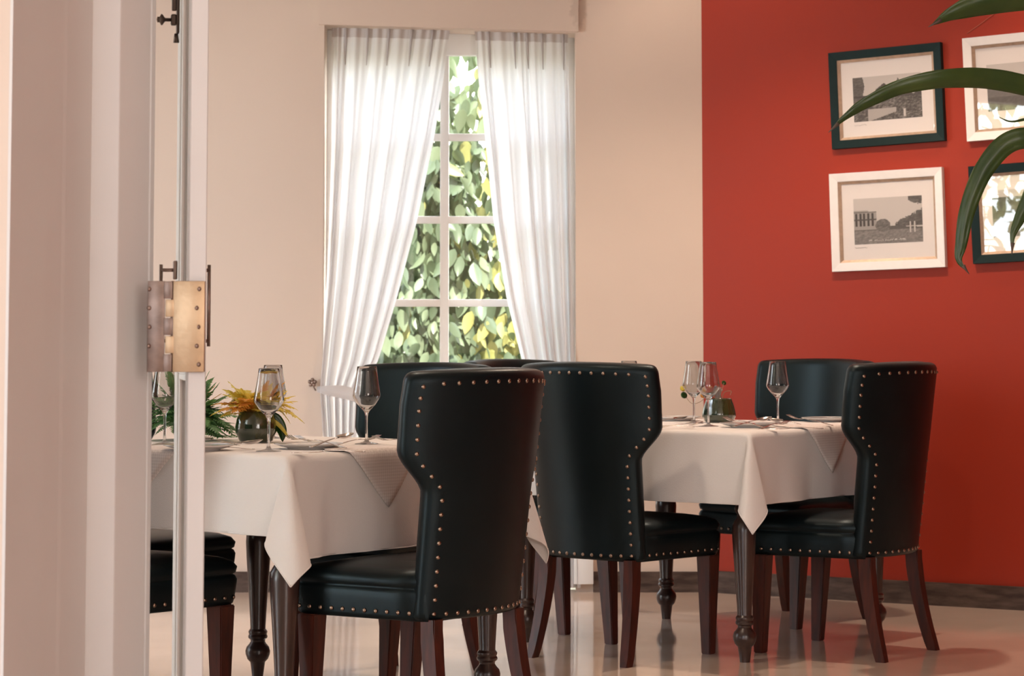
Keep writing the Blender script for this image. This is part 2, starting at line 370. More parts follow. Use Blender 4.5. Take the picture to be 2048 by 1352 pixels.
# pull handles on both faces of the leaf near its far edge
def door_pt(l, t, z): return MD @ Vector((l, t, z))
zt = at(350, 535, 5.3).z; zb = zt - .165
for side, base in ((-1, 0), (1, TH)):
    lx = L2 - .045
    o = base + side * .034
    h = mesh('pull_handle', *join(tube([door_pt(lx, o, zt + .006), door_pt(lx, o, zb - .006)], .0038, 10),
        tube([door_pt(lx, base, zt - .006), door_pt(lx, o, zt - .006)], .004, 10), tube([door_pt(lx, base, zb + .006), door_pt(lx, o, zb + .006)], .004, 10)), M['bronze'], d2)
    for zz in (zt - .006, zb + .006):
        bm = bmesh.new(); bbox(bm, (lx - .012, base, zz - .020), (lx + .012, base + side * .008, zz + .020), .002, 2, MD); objbm('escutcheon', bm, M['bronze'], h)
# bolt with a turned knob on the leaf's left face
zk = at(340, 40, 5.3).z; lx = L2 - .035
bm = bmesh.new(); bbox(bm, (lx - .014, -.006, zk - .03), (lx + .014, 0, zk + .2), .002, 2, MD); bbox(bm, (lx - .009, -.018, zk - .012), (lx + .009, -.006, zk + .012), .003, 2, MD); bbox(bm, (lx - .006, -.016, zk + .02), (lx + .006, -.006, zk + .2), .002, 2, MD)
bolt = objbm('slide_bolt', bm, M['iron'], d2)
prof = [(.004, 0), (.004, .014), (.006, .016), (.012, .020), (.0125, .023), (.007, .026), (.006, .028), (.0065, .031), (.0, .033)]
Mx = MD @ Matrix.Translation((lx, -.016, zk)) @ Matrix.Rotation(math.pi / 2, 4, 'X')
V, Fc = lathe(prof, 16, Mx); mesh('knob', V, Fc, M['iron'], bolt)
V, Fc = tube([door_pt(lx, -.006, zk - .03), door_pt(lx, -.006, zk - .05)], [.004, .0065], 10); mesh('bolt_tip', V, Fc, M['iron'], bolt)
# ---- window 1: tall glazed french window set back in the reveal
w1 = empty('window_1'); w1['kind'] = 'structure'
YG = YW + .20
fx0, fx1 = WX0, WX1; ztop = 2.43
box('window_frame', (fx0, YG - .03, 0), (fx0 + .03, YG + .03, ztop), M['whitewood'], w1, .003)
box('window_frame', (fx1 - .03, YG - .03, 0), (fx1, YG + .03, ztop), M['whitewood'], w1, .003)
box('window_frame', (fx0 + .03, YG - .028, at(920, 112, YG).z), (fx1 - .03, YG + .028, ztop - .002), M['whitewood'], w1, .003)
zs = [at(885, y, YG).z for y in (275, 440, 606, 771)]
xm = at(889, 440, YG).x
box('mullion', (xm - .019, YG - .016, .5), (xm + .019, YG + .016, 2.35), M['whitewood'], w1, .003)
for xx in (): box('muntin', (xx - .014, YG - .014, .5), (xx + .014, YG + .014, 2.35), M['whitewood'], w1, .003)
for z in zs + [zs[-1] - .36]: box('muntin', (fx0 + .028, YG - .013, z - .016), (fx1 - .028, YG + .013, z + .016), M['whitewood'], w1, .003)
box('bottom_panel', (fx0 + .03, YG - .018, .03), (fx1 - .03, YG + .018, .52), M['whitewood'], w1, .004)
xe = [fx0 + .03, xm, fx1 - .03]; ze = [.52, zs[-1] - .36] + zs[::-1] + [2.33]
for i in range(2):
    for j in range(len(ze) - 1):
        box('pane', (xe[i] + .004, YG - .002, ze[j] + .004), (xe[i + 1] - .004, YG + .002, ze[j + 1] - .004), M['pane'], w1)
# low white shutter panel standing open against the wall under the curtain's right side
struct(box('trim_3', (.262, YW - .03, .035), (.346, YW, .60), M['whitewood'], None, .003))
# ------------------------------------------------------------------ garden outside
gnd = mesh('garden_ground', [(-6, YB, -.05), (6, YB + .0, -.05), (9, 22, -.05), (-9, 22, -.05)], [(0, 1, 2, 3)], M['outside'], smooth=False); struct(gnd)
struct(box('bounce_ground', (-9.5, -3.5, -.12), (-3.63, 14, -.04), mat('pale_bounce_ground', (.30, .28, .24), .8, noise=(2, .2))))  # unseen pale ground, added so low reflections meet something bright
struct(box('bounce_wall', (-9.5, -3.5, -.04), (-9.3, 14, 2.3), mat('pale_bounce_wall', (.46, .46, .44), .8, noise=(2, .1))))  # unseen wall, added as a bright reflection for the leather edges
def leafmesh(name, mats, Lh=.1, W=.055, cup=.15):
    V = []; Fc = []
    prof = [(0, .02), (.12, .62), (.3, .98), (.5, 1.0), (.7, .78), (.87, .38), (1, .0)]
    for t, ww in prof:
        x = W / 2 * ww; zc = -cup * Lh * t * t
        V += [(-x, Lh * t, zc + x * .35), (0, Lh * t, zc), (x, Lh * t, zc + x * .35)]
    for i in range(len(prof) - 1):
        for k in (0, 1): Fc.append((i * 3 + k, i * 3 + k + 1, i * 3 + k + 4, i * 3 + k + 3))
    me = bpy.data.meshes.new(name); me.from_pydata(V, [], Fc); me.materials.append(mats)
    me.polygons.foreach_set('use_smooth', [True] * len(me.polygons)); me.update(); return me, V, Fc
ivym = [leafy('hedge_leaf_dark', (.12, .165, .105), (.2, .28, .12), .28, strength=.3), leafy('hedge_leaf_mid', (.22, .28, .18), (.34, .42, .2), .3, strength=.3),
        leafy('hedge_leaf_yellow', (.42, .42, .16), (.55, .55, .25), .35, strength=.4)]
lm = [leafmesh('leaf', m, .115, .056) for m in ivym]
hedge = empty('climbing_plant', (-.25, 12.9, 0), label='wall of climbing plant with hanging heart-shaped leaves outside the window', cat='plant')
HY = 12.9
def hedge_leaf(big):
    z = R_.uniform(.3, 2.75)
    if big: x = R_.uniform(-.75, .15); z = R_.uniform(.85, 2.6)
    else: x = R_.uniform(-1.6, .9); z = R_.uniform(-.0, 3.0)
    dens = 0 if (x > -.30 + (2.2 - z) * .35 and R_.random() < .30) or (z > 2.45 and R_.random() < .7) else 1
    y = R_.uniform(-.16, .0) if big else R_.uniform(-.1, .14)
    sc_ = R_.uniform(.6, 1.25)
    Mt = Matrix.Translation((x + .25, y, z)) @ Matrix.Rotation(R_.gauss(0, .35), 4, 'Y') @ Matrix.Rotation(-math.pi / 2 + R_.gauss(.25, .35), 4, 'X') @ Matrix.Rotation(R_.gauss(0, .6), 4, 'Y') @ Matrix.Scale(sc_, 4)
    yel = R_.random() < (.06 if x < -.2 else .3) * (1 if z > 1.0 else .5)
    k = 2 if yel else (0 if R_.random() < .6 else 1)
    return Mt, k, dens
cnt = 0
while cnt < 290:
    Mt, k, dd_ = hedge_leaf(True)
    if not dd_: continue
    o = bpy.data.objects.new('leaf', lm[k][0]); C.objects.link(o); o.parent = hedge; o.matrix_local = Mt; cnt += 1
V = []; Fc = []; mi = []
for _ in range(8500):
    Mt, k, dd_ = hedge_leaf(False)
    if not dd_: continue
    o = len(V); V += [Mt @ Vector(v) for v in lm[k][1]]; Fc += [tuple(i + o for i in f) for f in lm[k][2]]; mi += [k] * len(lm[k][2])
st = mesh('hedge_foliage', V, Fc, ivym, hedge); st.data.polygons.foreach_set('material_index', mi); st['kind'] = 'stuff'
V, Fc = join(*[tube([(x, .12, 0), (x + R_.uniform(-.1, .1), .1, 1.3), (x + R_.uniform(-.15, .15), .12, 2.7)], .012, 6) for x in (-1.0, -.55, -.1, .35, .8)])
mesh('vine_stem', V, Fc, M['bark'], hedge)
V = [(-1.5, .42, 0), (.55, .42, 0), (.55, .42, 1.1), (.16, .42, 1.4), (.02, .42, 1.9), (-.14, .42, 2.35), (-1.5, .42, 2.5)]
bm = bmesh.new(); vs = [bm.verts.new(v) for v in V]; f = bm.faces.new(vs); r = bmesh.ops.extrude_face_region(bm, geom=[f])
for v in r['geom']:
    if isinstance(v, bmesh.types.BMVert): v.co.y += .12
gw = objbm('garden_wall', bm, mat('mossy_wall', (.05, .065, .04), .9, noise=(8, .6, (.02, .03, .02)))); gw.location = (-.25, 12.9, 0); struct(gw)
# trees beyond the left openings (seen only in reflections, they dapple the daylight)
tree_lm = leafmesh('leaf', ivym[1], .16, .08)
def far_tree(x, y, label):
    t = empty('garden_tree', (x, y, 0), label=label, cat='tree', group='trees outside the left openings')
    V, Fc = tube([(0, 0, 0), (.05, .05, 1.2), (0, .1, 2.6)], [.08, .06, .03], 8); mesh('trunk', V, Fc, M['bark'], t)
    V = []; Fc = []
    for _ in range(650):
        a = R_.uniform(0, 6.28); rr = R_.uniform(.1, .75); zz = R_.uniform(1.3, 3.2)
        Mt = Matrix.Translation((rr * math.cos(a) * .5, rr * math.sin(a), zz)) @ Matrix.Rotation(R_.uniform(0, 6.28), 4, 'Z') @ Matrix.Rotation(R_.uniform(-1.5, .3), 4, 'X')
        o = len(V); V += [Mt @ Vector(v) for v in tree_lm[1]]; Fc += [tuple(i + o for i in f) for f in tree_lm[2]]
    c = mesh('tree_foliage', V, Fc, ivym[2], t); c['kind'] = 'stuff'
for x, y in ((-4.1, 4.9), (-6.3, 7.4)): far_tree(x, y, 'leafy garden tree outside the ' + ('opening nearest the door' if y < 6 else 'opening deepest in the room'))
# ------------------------------------------------------------------ curtains
def interp(y, pts):
    for (y0, x0), (y1, x1) in zip(pts, pts[1:]):
        if y <= y1: t = (y - y0) / (y1 - y0); return x0 + (x1 - x0) * t
    return pts[-1][1]
def curtain(name, Lp, Rp, pleats, ytop, sgn, **kw):
    """Lp/Rp: outline (height from the header down, x); pleats: positions across"""
    root = empty(name, (0, 0, 0), **kw)
    NU, NV = 150, 60
    V = []; Fc = []
    Y0 = YW + .06
    for j in range(NV + 1):
        t = j / NV; z = ytop(.5) - t * (ytop(.5) - .02)
        xl = interp(t, Lp); xr = interp(t, Rp)
        for i in range(NU + 1):
            u = i / NU
            # pleat phase: each pleat position u_p is a ridge at the top and opens to a fold below
            ph = 0
            for k, (a, b) in enumerate(zip(pleats, pleats[1:])):
                if a <= u <= b: ph = k + (u - a) / (b - a)
            amp = .012 + .026 * min(1, t * 3.5)
            dd_ = abs(ph - round(ph)); fold = .9 - 2.2 * math.exp(-(dd_ / (.13 + .05 * math.sin(3 * round(ph) + 1))) ** 2) + .25 * math.cos(6.3 * ph + 2 * t) * t
            pinch = math.exp(-((ph - round(ph)) / .09) ** 2) * .022 * max(0, 1 - t * 5)
            wob = .007 * math.sin(ph * 4.1 + 5 * t) * t + .006 * math.sin(ph * 12.6 + 2.1 + 2.5 * t)
            y = Y0 - fold * amp * .8 - pinch * .6 - wob + .0 * t
            if kw.get('tuck') and False: pass
            front = -.10 * max(0, min(1, (t - .35) / .3))
            y += front * (.75 if sgn < 0 else .55)
            x = xl + (xr - xl) * u + .010 * math.sin(2 * math.pi * ph) * min(1, t * 4)
            dz = (ytop(u) - ytop(.5)) * (1 - t)
            V.append((x, y, z + dz))
    for j in range(NV):
        for i in range(NU): a = j * (NU + 1) + i; Fc.append((a, a + 1, a + NU + 2, a + NU + 1))
    o = mesh('curtain_panel', V, Fc, [M['curtain'], M['curtain_header']], root)
    o.data.polygons.foreach_set('material_index', [1 if j < 1 else 0 for j in range(NV) for i in range(NU)])
    for k, pp in enumerate(pleats[1:-1]):
        i = int(pp * NU); q = [Vector(V[j * (NU + 1) + i]) + Vector((0, -.004, 0)) for j in (0, 1, 2, 3, 4)]
        v, f = tube(q, [.006, .006, .005, .004, .002], 6); mesh('pinch_pleat', v, f, M['curtain_header'], root)
    return root
Yc = YW - .0
X = lambda px_, y: at(px_, y, YW + .03).x
def tz(y): return (2.41 - at(900, y, YW).z) / 2.39
Lp = [(0, X(663, 55)), (tz(300), X(661, 300)), (tz(560), X(652, 560)), (tz(700), X(643, 700)), (tz(775), X(640, 775)), (tz(880), X(648, 880)), (1, X(650, 1180))]
Rp = [(0, X(899, 60)), (tz(160), X(886, 160)), (tz(270), X(868, 270)), (tz(440), X(833, 440)), (tz(600), X(792, 600)), (tz(720), X(757, 720)), (tz(785), X(722, 785)), (tz(880), X(716, 880)), (1, X(722, 1180))]
cl = curtain('curtain', Lp, Rp, [0, .12, .31, .49, .68, .86, 1], lambda u: 2.425 - .012 * u, -1,
     label='white pleated voile curtain tied back at the left of the window', cat='curtain', group='window curtains')
Lp = [(0, X(949, 60)), (tz(160), X(957, 160)), (tz(250), X(968, 250)), (tz(440), X(987, 440)), (tz(600), X(1014, 600)), (tz(730), X(1046, 730)), (tz(800), X(1068, 800)), (tz(900), X(1076, 900)), (1, X(1060, 1180))]
Rp = [(0, X(1136, 66)), (tz(300), X(1141, 300)), (tz(730), X(1147, 730)), (tz(900), X(1152, 900)), (1, X(1160, 1180))]
cr = curtain('curtain', Lp, Rp, [0, .15, .42, .56, .72, .95, 1], lambda u: 2.41 - .012 * u, 1,
     label='white pleated voile curtain hanging at the right of the window', cat='curtain', group='window curtains')
# tieback of the left curtain
V = []; Fc = []
path = [at(634, 779, YW - .02), at(655, 781, YW - .085), at(690, 785, YW - .10), at(715, 793, YW - .10), at(724, 796, YW - .03)]
path = catmull(path, 5)
for i, q in enumerate(path):
    t = i / (len(path) - 1); h = .012 + .016 * min(1, t * 2.2)
    bulge = .006
    V += [(q.x, q.y + .004, q.z + h), (q.x, q.y - bulge, q.z + h * .4), (q.x, q.y - bulge, q.z - h * .4), (q.x, q.y + .004, q.z - h)]
for i in range(len(path) - 1):
    for k in range(3): Fc.append((i * 4 + k, i * 4 + k + 1, i * 4 + k + 5, i * 4 + k + 4))
mesh('tieback', V, Fc, M['curtain_header'], cl)
hk = at(626, 765, YW)
prof = [(.0, .032), (.007, .03), (.012, .026), (.013, .02), (.007, .016), (.005, .004), (.011, .002), (.012, 0)]
V, Fc = lathe(prof[::-1], 16, Matrix.Translation((hk.x, YW, hk.z)) @ Matrix.Rotation(math.pi / 2, 4, 'X'))
hook = mesh('tieback_hook', V, Fc, M['bronze'])
setp(hook, 'small bronze rosette hook on the cream wall holding the curtain tieback', 'hook')
pet = []
for k in range(5):
    a = k * 2 * math.pi / 5 + .3
    Mk = Matrix.Translation((hk.x + .012 * math.cos(a), YW - .026, hk.z + .012 * math.sin(a))) @ Matrix.Rotation(math.pi / 2, 4, 'X')
    pet.append(lathe([(0, -.003), (.007, -.002), (.0085, .002), (.005, .006), (0, .007)], 8, Mk))
pp = mesh('petals', *join(*pet), M['bronze'], hook)
V, Fc = tube([(hk.x, YW - .02, hk.z), (hk.x + .006, YW - .026, hk.z - .02), (hk.x + .014, YW - .022, hk.z - .034)], .003, 6); mesh('hook_arm', V, Fc, M['bronze'], hook)
# ------------------------------------------------------------------ framed pictures
def print_colors(kind, NX, NY):
    r = random.Random(kind * 7 + 3)
    img = np.full((NY, NX), .62)
    yy, xx = np.mgrid[0:NY, 0:NX]; u = xx / NX; v = 1 - yy / NY      # v up
    n = np.array([[r.random() for _ in range(NX)] for _ in range(NY)])
    ns = (n + np.roll(n, 1, 0) + np.roll(n, 1, 1) + np.roll(n, 2, 1)) / 4
    if kind == 1:        # street with classical building on the left, trees on the right
        g = v < .38 - .1 * np.abs(u - .55); img[g] = .16 + .25 * (v[g] < .3) * ns[g]
        b = (u < .33 - .0 * v) & (v > .32) & (v < .74 - .1 * u * (u > .2)); img[b] = .42
        for fy0, fy1 in ((.40, .52), (.56, .68)):
            for k in range(5):
                w_ = b & (np.abs(u - (.03 + k * .06)) < .016) & (v > fy0) & (v < fy1); img[w_] = .08
        img[b & ((np.abs(v - .70) < .012) | (np.abs(v - .54) < .01))] = .12
        t1 = ((u - .42) ** 2 / .012 + (v - .40) ** 2 / .02 < 1); img[t1] = .10 + .25 * ns[t1]
        t2 = (u > .6) & (v > .36) & (v < .38 + .75 * (u - .6) + .12 * ns); img[t2] = .05 + .22 * ns[t2]
        t3 = (u > .8) & (v > .80 + .1 * ns) & (u + v > 1.72); img[t3] = .08 + .2 * ns[t3]
        for ux in (.82, .88): img[(np.abs(u - ux) < .012) & (v > .22) & (v < .46)] = .6
        img[(np.abs(v - .09) < .018) & (u > .2) & (u < .75) & (n > .45)] = .6
    elif kind == 0:      # garden with a gabled pavilion and trees
        g = (v < .55); img[g] = .05 + .5 * ns[g] ** 2
        path_ = (v < .28) & (v > -.1 + .45 * u) & (u > .2) & (u < .62); img[path_] = .5
        l = (u < .14 * (1.2 - np.abs(v - .8))) & (v > .5); img[l] = .08 + .2 * ns[l]
        roof = (np.abs(u - .45) < (.84 - v) * .9) & (v > .66) & (v < .84) & (u > .33) & (u < .62); img[roof] = .10
        img[(u > .38) & (u < .55) & (v > .55) & (v < .68)] = .4
        for cx_, hh_ in ((.66, .95), (.97, .9), (.8, .85)):
            tr = np.abs(u - cx_) < (hh_ - v) * .22; tr &= v > .5; img[tr] = .05 + .12 * ns[tr]
        img[(np.abs(v - .56) < .02) & (u < .5)] = .10
        m_ = (np.abs(u - .74) < .02) & (v > .06) & (v < .22); img[m_] = .65
    elif kind == 2:      # low pavilion by a lawn
        g = v < .55; img[g] = .18 + .1 * ns[g]
        b = (v > .5) & (v < .66); img[b] = .3; img[(np.abs(v - .66) < .02)] = .1
        img[(v < .3)] = .12 + .1 * ns[v < .3]
    else:
        g = v < .45; img[g] = .2 + .15 * ns[g]
        b = (u < .5) & (v > .4) & (v < .85); img[b] = .08 + .1 * ns[b]
        img[(u > .5) & (v > .5) & (v < .6 + .3 * ns)] = .12
    return np.clip(img, 0, 1) ** 1.35
def print_mesh(kind, w_, h_, parent, M4):
    NX, NY = 96, 64
    img = print_colors(kind, NX, NY); V = []; Fc = []
    for j in range(NY + 1):
        for i in range(NX + 1): V.append(M4 @ Vector((-w_ / 2 + w_ * i / NX, 0, h_ / 2 - h_ * j / NY)))
    for j in range(NY):
        for i in range(NX): a = j * (NX + 1) + i; Fc.append((a, a + NX + 1, a + NX + 2, a + 1))
    o = mesh('photo_print', V, Fc, PM, parent, smooth=False)
    ca = o.data.color_attributes.new('ink', 'FLOAT_COLOR', 'CORNER')
    f = img.reshape(-1); col = np.ones((len(f), 4), np.float32); tint = np.array((1.0, .90, .83))
    col[:, :3] = f[:, None] * tint; ca.data.foreach_set('color', np.repeat(col, 4, 0).reshape(-1))
    return o
PM = mat('photo_ink', (.5, .5, .5), .6); nt = PM.node_tree; at_ = nt.nodes.new('ShaderNodeVertexColor'); at_.layer_name = 'ink'; nt.links.new(at_.outputs[0], nt.nodes['Principled BSDF'].inputs['Base Color'])
def ring(bm, w0, h0, w1, h1, y0, y1, y2, M4):
    """mitred frame: outer w0 x h0, inner w1 x h1; back y0, outer front y1, inner front y2"""
    def rect(w_, h_, y): return [bm.verts.new(M4 @ Vector((sx * w_ / 2, y, sz * h_ / 2))) for sx, sz in ((-1, -1), (1, -1), (1, 1), (-1, 1))]
    a = rect(w0, h0, y0); b = rect(w0, h0, y1); c_ = rect(w1, h1, y2); d_ = rect(w1, h1, y0)
    for A, B in ((a, b), (b, c_), (c_, d_), (d_, a)):
        for i in range(4): bm.faces.new((A[i], A[(i + 1) % 4], B[(i + 1) % 4], B[i]))
def picture(kind, corners, fm_, label, pwh, off=(0, 0)):
    P = RP + RN * .028; n = RN
    TL, TR, BR, BL = [onplane(x, y, P, n) for x, y in corners]
    cc = (TL + TR + BR + BL) / 4
    w_ = ((TR - TL).length + (BR - BL).length) / 2; h_ = ((TL - BL).length + (TR - BR).length) / 2
    ex = ((TR - TL) + (BR - BL)).normalized(); ez = n.cross(ex); ez = ez if ez.z > 0 else -ez
    base = cc - n * .028
    # local axes: x right along wall, y = into the wall, z up
    M4 = Matrix(((ex.x, -n.x, ez.x, 0), (ex.y, -n.y, ez.y, 0), (ex.z, -n.z, ez.z, 0), (0, 0, 0, 1)))
    root = empty('framed_photograph', base, label=label, cat='picture', group='framed photographs on the red wall')
    I = M4
    bm = bmesh.new(); ring(bm, w_, h_, w_ - .07, h_ - .07, 0, -.030, -.024, I); bmesh.ops.bevel(bm, geom=[e for e in bm.edges if e.calc_length() > .2], offset=.0015, segments=2, affect='EDGES'); objbm('frame', bm, fm_, root)
    bm = bmesh.new(); ring(bm, w_ - .07, h_ - .07, w_ - .092, h_ - .092, 0, -.021, -.013, I); objbm('gilt_liner', bm, M['liner'], root)
    bm = bmesh.new()
    bbox(bm, (-w_ / 2 + .045, -.009, -h_ / 2 + .045), (w_ / 2 - .045, -.002, h_ / 2 - .045), 0, 1, I); mb = objbm('mount_board', bm, M['mat'], root)
    o = print_mesh(kind, pwh[0], pwh[1], root, M4 @ Matrix.Translation((off[0], -.0096, off[1])))
    bm = bmesh.new(); bbox(bm, (-w_ / 2 + .044, -.0125, -h_ / 2 + .044), (w_ / 2 - .044, -.0112, h_ / 2 - .044), 0, 1, I); objbm('glass', bm, M['picglass'], root)
    if pwh[2]:      # pencilled caption strokes under the print
        v = []; f = []
        for k in range(9):
            x0 = -pwh[0] / 2 + off[0] + k * .006; z0 = off[1] - pwh[1] / 2 - .014
            v_, f_ = tube([(x0, -.0097, z0 + R_.uniform(-.003, .003)), (x0 + .003, -.0097, z0 + R_.uniform(-.004, .004)), (x0 + .007, -.0097, z0)], .0006, 4)
            o_ = len(v); v += [M4 @ q for q in v_]; f += [tuple(i + o_ for i in q) for q in f_]
        mesh('pencil_caption', v, f, mat('pencil', (.35, .31, .29), .8) if 'pencil' not in M else M['pencil'], root)
    return root, w_, h_
picture(0, ((1657, 107), (1883, 83), (1887, 282), (1663, 298)), M['frame_green'], 'dark green framed old photograph of a garden pavilion, upper left on red wall', (.30, .185, True), (0, -.003))
picture(1, ((1658, 349), (1885, 333), (1889, 535), (1664, 543)), M['frame_white'], 'white framed old photograph of a street with classical building, below the green frame', (.30, .19, True), (0, .0))
picture(2, ((1926, 78), (2158, 52), (2163, 266), (1932, 282)), M['frame_white'], 'white framed photograph cut by the photo edge, behind the long arching palm leaf', (.30, .19, False), (.0, .0))
picture(3, ((1938, 334), (2168, 314), (2173, 516), (1944, 527)), M['frame_green'], 'dark green framed photograph cut by the photo edge, behind the drooping palm leaf', (.30, .19, False), (.0, .0))
P = RP + RN * .004
V, Fc = tube([onplane(1934, 67, P, RN), onplane(1958, 50, P, RN), onplane(1985, 30, P, RN), onplane(2060, -40, P, RN)], .0014, 5)
o = mesh('picture_wire', V, Fc, M['cord']); setp(o, 'thin slack wire rising over the white frame cut by the photo edge', 'wire')
# ------------------------------------------------------------------ dining chair
def chair_outline(z):
    """half width of the back along its curve at height z"""
    if z < .665: return .212 + .010 * max(0, (z - .31)) / .33
    if z < .785:
        t = (z - .665) / .12; return .222 + (.302 - .222) * (t * t * (3 - 2 * t)) ** .9
    return .302 + .004 * (z - .785) / .1 - .008 * max(0, (z - .90) / .1)
def back_pt(a, z):
    """rear face at arc position a; returns point and outward (rearward) normal"""
    q = (a / .29); x = a * (1 - .055 * q * q); y = -.232 - .085 * ((z - .31) / .67) + .098 * q * q
    dq = 1e-3; q2 = (a + dq) / .29
    x2 = (a + dq) * (1 - .055 * q2 * q2); y2 = -.232 - .085 * ((z - .31) / .67) + .098 * q2 * q2
    t = Vector((x2 - x, y2 - y, 0)).normalized()
    return Vector((x, y, z)), Vector((t.y, -t.x, -.08)).normalized()
def make_chair(label):
    root = empty('dining_chair', label=label, cat='chair', group='green leather chairs at the laid tables')
    # back
    rows = [.340, .347] + [.36 + .015 * i for i in range(0, 50)] ; rows = [z for z in rows if z < .964] + [.967, .975, .982, .987, .991, .993]
    V = []; NA = 20; NE = 5
    for z in rows:
        tp = max(0, (z - .967) / .026); ins = .024 * (1 - math.sqrt(max(0, 1 - tp * tp)))
        bt = .006 if z < .345 else 0; ins += bt
        w_ = chair_outline(z) - ins * .9; crown = 0
        T = .052 + .014 * min(1, max(0, (z - .42) / .1))
        loop = []
        for i in range(NA + 1):
            a = -w_ + 2 * w_ * i / NA; p_, n_ = back_pt(a, z)
            f_ = max(0, 1 - (abs(a) / w_) ** 6)
            loop.append(p_ - n_ * ins + n_ * .006 * f_)
        pe, ne = back_pt(w_, z); te = Vector((-ne.y, ne.x, 0)).normalized(); r = (T - 2 * ins) / 2
        for k in range(1, NE):
            an = math.pi * k / NE; loop.append(pe - ne * (ins + r) + ne * (r * math.cos(an)) + te * (min(r, .02) * math.sin(an)))
        for i in range(NA + 1):
            a = w_ - 2 * w_ * i / NA; p_, n_ = back_pt(a, z)
            f_ = max(0, 1 - (abs(a) / w_) ** 4) * .014
            loop.append(p_ - n_ * (T - ins + f_))
        pe, ne = back_pt(-w_, z); te = Vector((ne.y, -ne.x, 0)).normalized()
        for k in range(1, NE):
            an = math.pi * k / NE; loop.append(pe - ne * (ins + r) - ne * (r * math.cos(an)) + te * (min(r, .02) * math.sin(an)))
        if z > .9:      # gently arched top
            loop = [q + Vector((0, 0, -.008 * (q.x / .28) ** 2 * min(1, (z - .9) / .05))) for q in loop]
        V.append(loop)
    n = len(V[0]); VV = [v for l in V for v in l]; Fc = []
    for j in range(len(V) - 1):
        for i in range(n): Fc.append((j * n + i, j * n + (i + 1) % n, (j + 1) * n + (i + 1) % n, (j + 1) * n + i))
    Fc.append(tuple(range(n))[::-1])
    ct = len(VV); 
    # top cap: strip across
    tb = (len(V) - 1) * n
    front = list(range(NA + NE, NA + NE + NA + 1)); rear = list(range(0, NA + 1))
    for i in range(NA): Fc.append((tb + rear[i], tb + rear[i + 1], tb + front[NA - i - 1], tb + front[NA - i]))
    Fc.append((tb + NA,) + tuple(tb + NA + k for k in range(1, NE + 1))); Fc.append(tuple(tb + k for k in range(2 * NA + NE + 1, n)) + (tb, tb + 2 * NA + NE))[::-1] if False else None
    Fc.append((tb + 2 * NA + NE,) + tuple(tb + k for k in range(2 * NA + NE + 1, n)) + (tb,))
    back = mesh('backrest', VV, Fc, M['leather'], root)
    # seat: lower band with crowned cushion
    def seatring(z, grow, crown=0):
        pts = []
        hw0, hw1, y0, y1 = .205 + grow, .238 + grow, -.19, .248 + grow
        c = .035
        out = [(-hw0, y0), (hw0, y0)]
        ring_ = [(hw0, y0)] + [(hw0 + (hw1 - hw0) * t, y0 + (y1 - c - y0) * t) for t in (.25, .5, .75, 1)]
        for k in range(1, 6):
            a = math.pi / 2 * k / 6; ring_.append((hw1 - c + c * math.cos(a), y1 - c + c * math.sin(a)))
        ring_.append((hw1 - c, y1))
        fr = [(hw1 - c - (2 * (hw1 - c)) * t, y1 + .012 * math.sin(math.pi * t)) for t in (.2, .4, .6, .8)]
        ring_ = ring_ + fr + [(-x, y) for x, y in ring_[::-1]]
        return [Vector((x, y, z)) for x, y in ring_]
    prof = [(.335, -.010), (.340, -.002), (.350, 0), (.38, .004), (.405, .006), (.416, .002), (.420, -.003), (.424, .003), (.440, .006), (.456, -.004), (.467, -.03), (.475, -.075), (.479, -.14)]
    VV = []; 
    for z, g in prof: VV += seatring(z, g)
    n = len(seatring(0, 0)); Fc = []
    for j in range(len(prof) - 1):
        for i in range(n): Fc.append((j * n + i, j * n + (i + 1) % n, (j + 1) * n + (i + 1) % n, (j + 1) * n + i))
    Fc.append(tuple(range(n))[::-1]); Fc.append(tuple(range((len(prof) - 1) * n, len(prof) * n)))
    seat = mesh('seat', VV, Fc, M['leather'], root)
    # legs
    for s in (-1, 1):
        bm = bmesh.new(); vs = bbox(bm, (s * .232 - .029, .165, 0), (s * .232 + .029, .223, .337))
        for v in vs:
            if v.co.z < .1:
                v.co.x = s * .222 + (v.co.x - s * .232) * .62; v.co.y = .208 + (v.co.y - .194) * .62
            v.co.x += -s * .014
        bmesh.ops.bevel(bm, geom=list(bm.edges), offset=.003, segments=2, affect='EDGES'); objbm('leg', bm, M['chairleg'], root, True, 40)
    for s in (-1, 1):
        V = []; Fc = []; NS = 12
        for k in range(NS + 1):
            t = k / NS; z = .342 * (1 - t); y = -.185 - .062 * t ** 1.7; x = s * (.178 + .020 * t ** 1.5); hw = .024 - .006 * t
            for dx, dy in ((-1, -1), (1, -1), (1, 1), (-1, 1)): V.append((x + dx * hw * .85, y + dy * hw, z))
        for k in range(NS):
            for i in range(4): Fc.append((k * 4 + i, k * 4 + (i + 1) % 4, (k + 1) * 4 + (i + 1) % 4, (k + 1) * 4 + i))
        Fc += [(3, 2, 1, 0), tuple(range(NS * 4, NS * 4 + 4))]
        bm = bmesh.new(); vv = [bm.verts.new(v) for v in V]
        for f in Fc: bm.faces.new([vv[i] for i in f])
        bmesh.ops.bevel(bm, geom=[e for e in bm.edges if abs((e.verts[0].co - e.verts[1].co).normalized().z) > .5], offset=.003, segments=2, affect='EDGES')
        objbm('leg', bm, M['chairleg'], root, True, 40)
    # nail heads
    V, Fc = lathe([(.0062, 0), (.0058, .002), (.004, .0038), (.0015, .0046), (0, .0047)], 10)
    me = bpy.data.meshes.new('stud'); me.from_pydata([tuple(v) for v in V], [], Fc); me.materials.append(M['stud']); me.polygons.foreach_set('use_smooth', [True] * len(me.polygons))
    def stud(p_, n_):
        o = bpy.data.objects.new('stud', me); C.objects.link(o); o.parent = root; o.location = p_
        o.rotation_euler = Vector(n_).to_track_quat('Z', 'Y').to_euler()
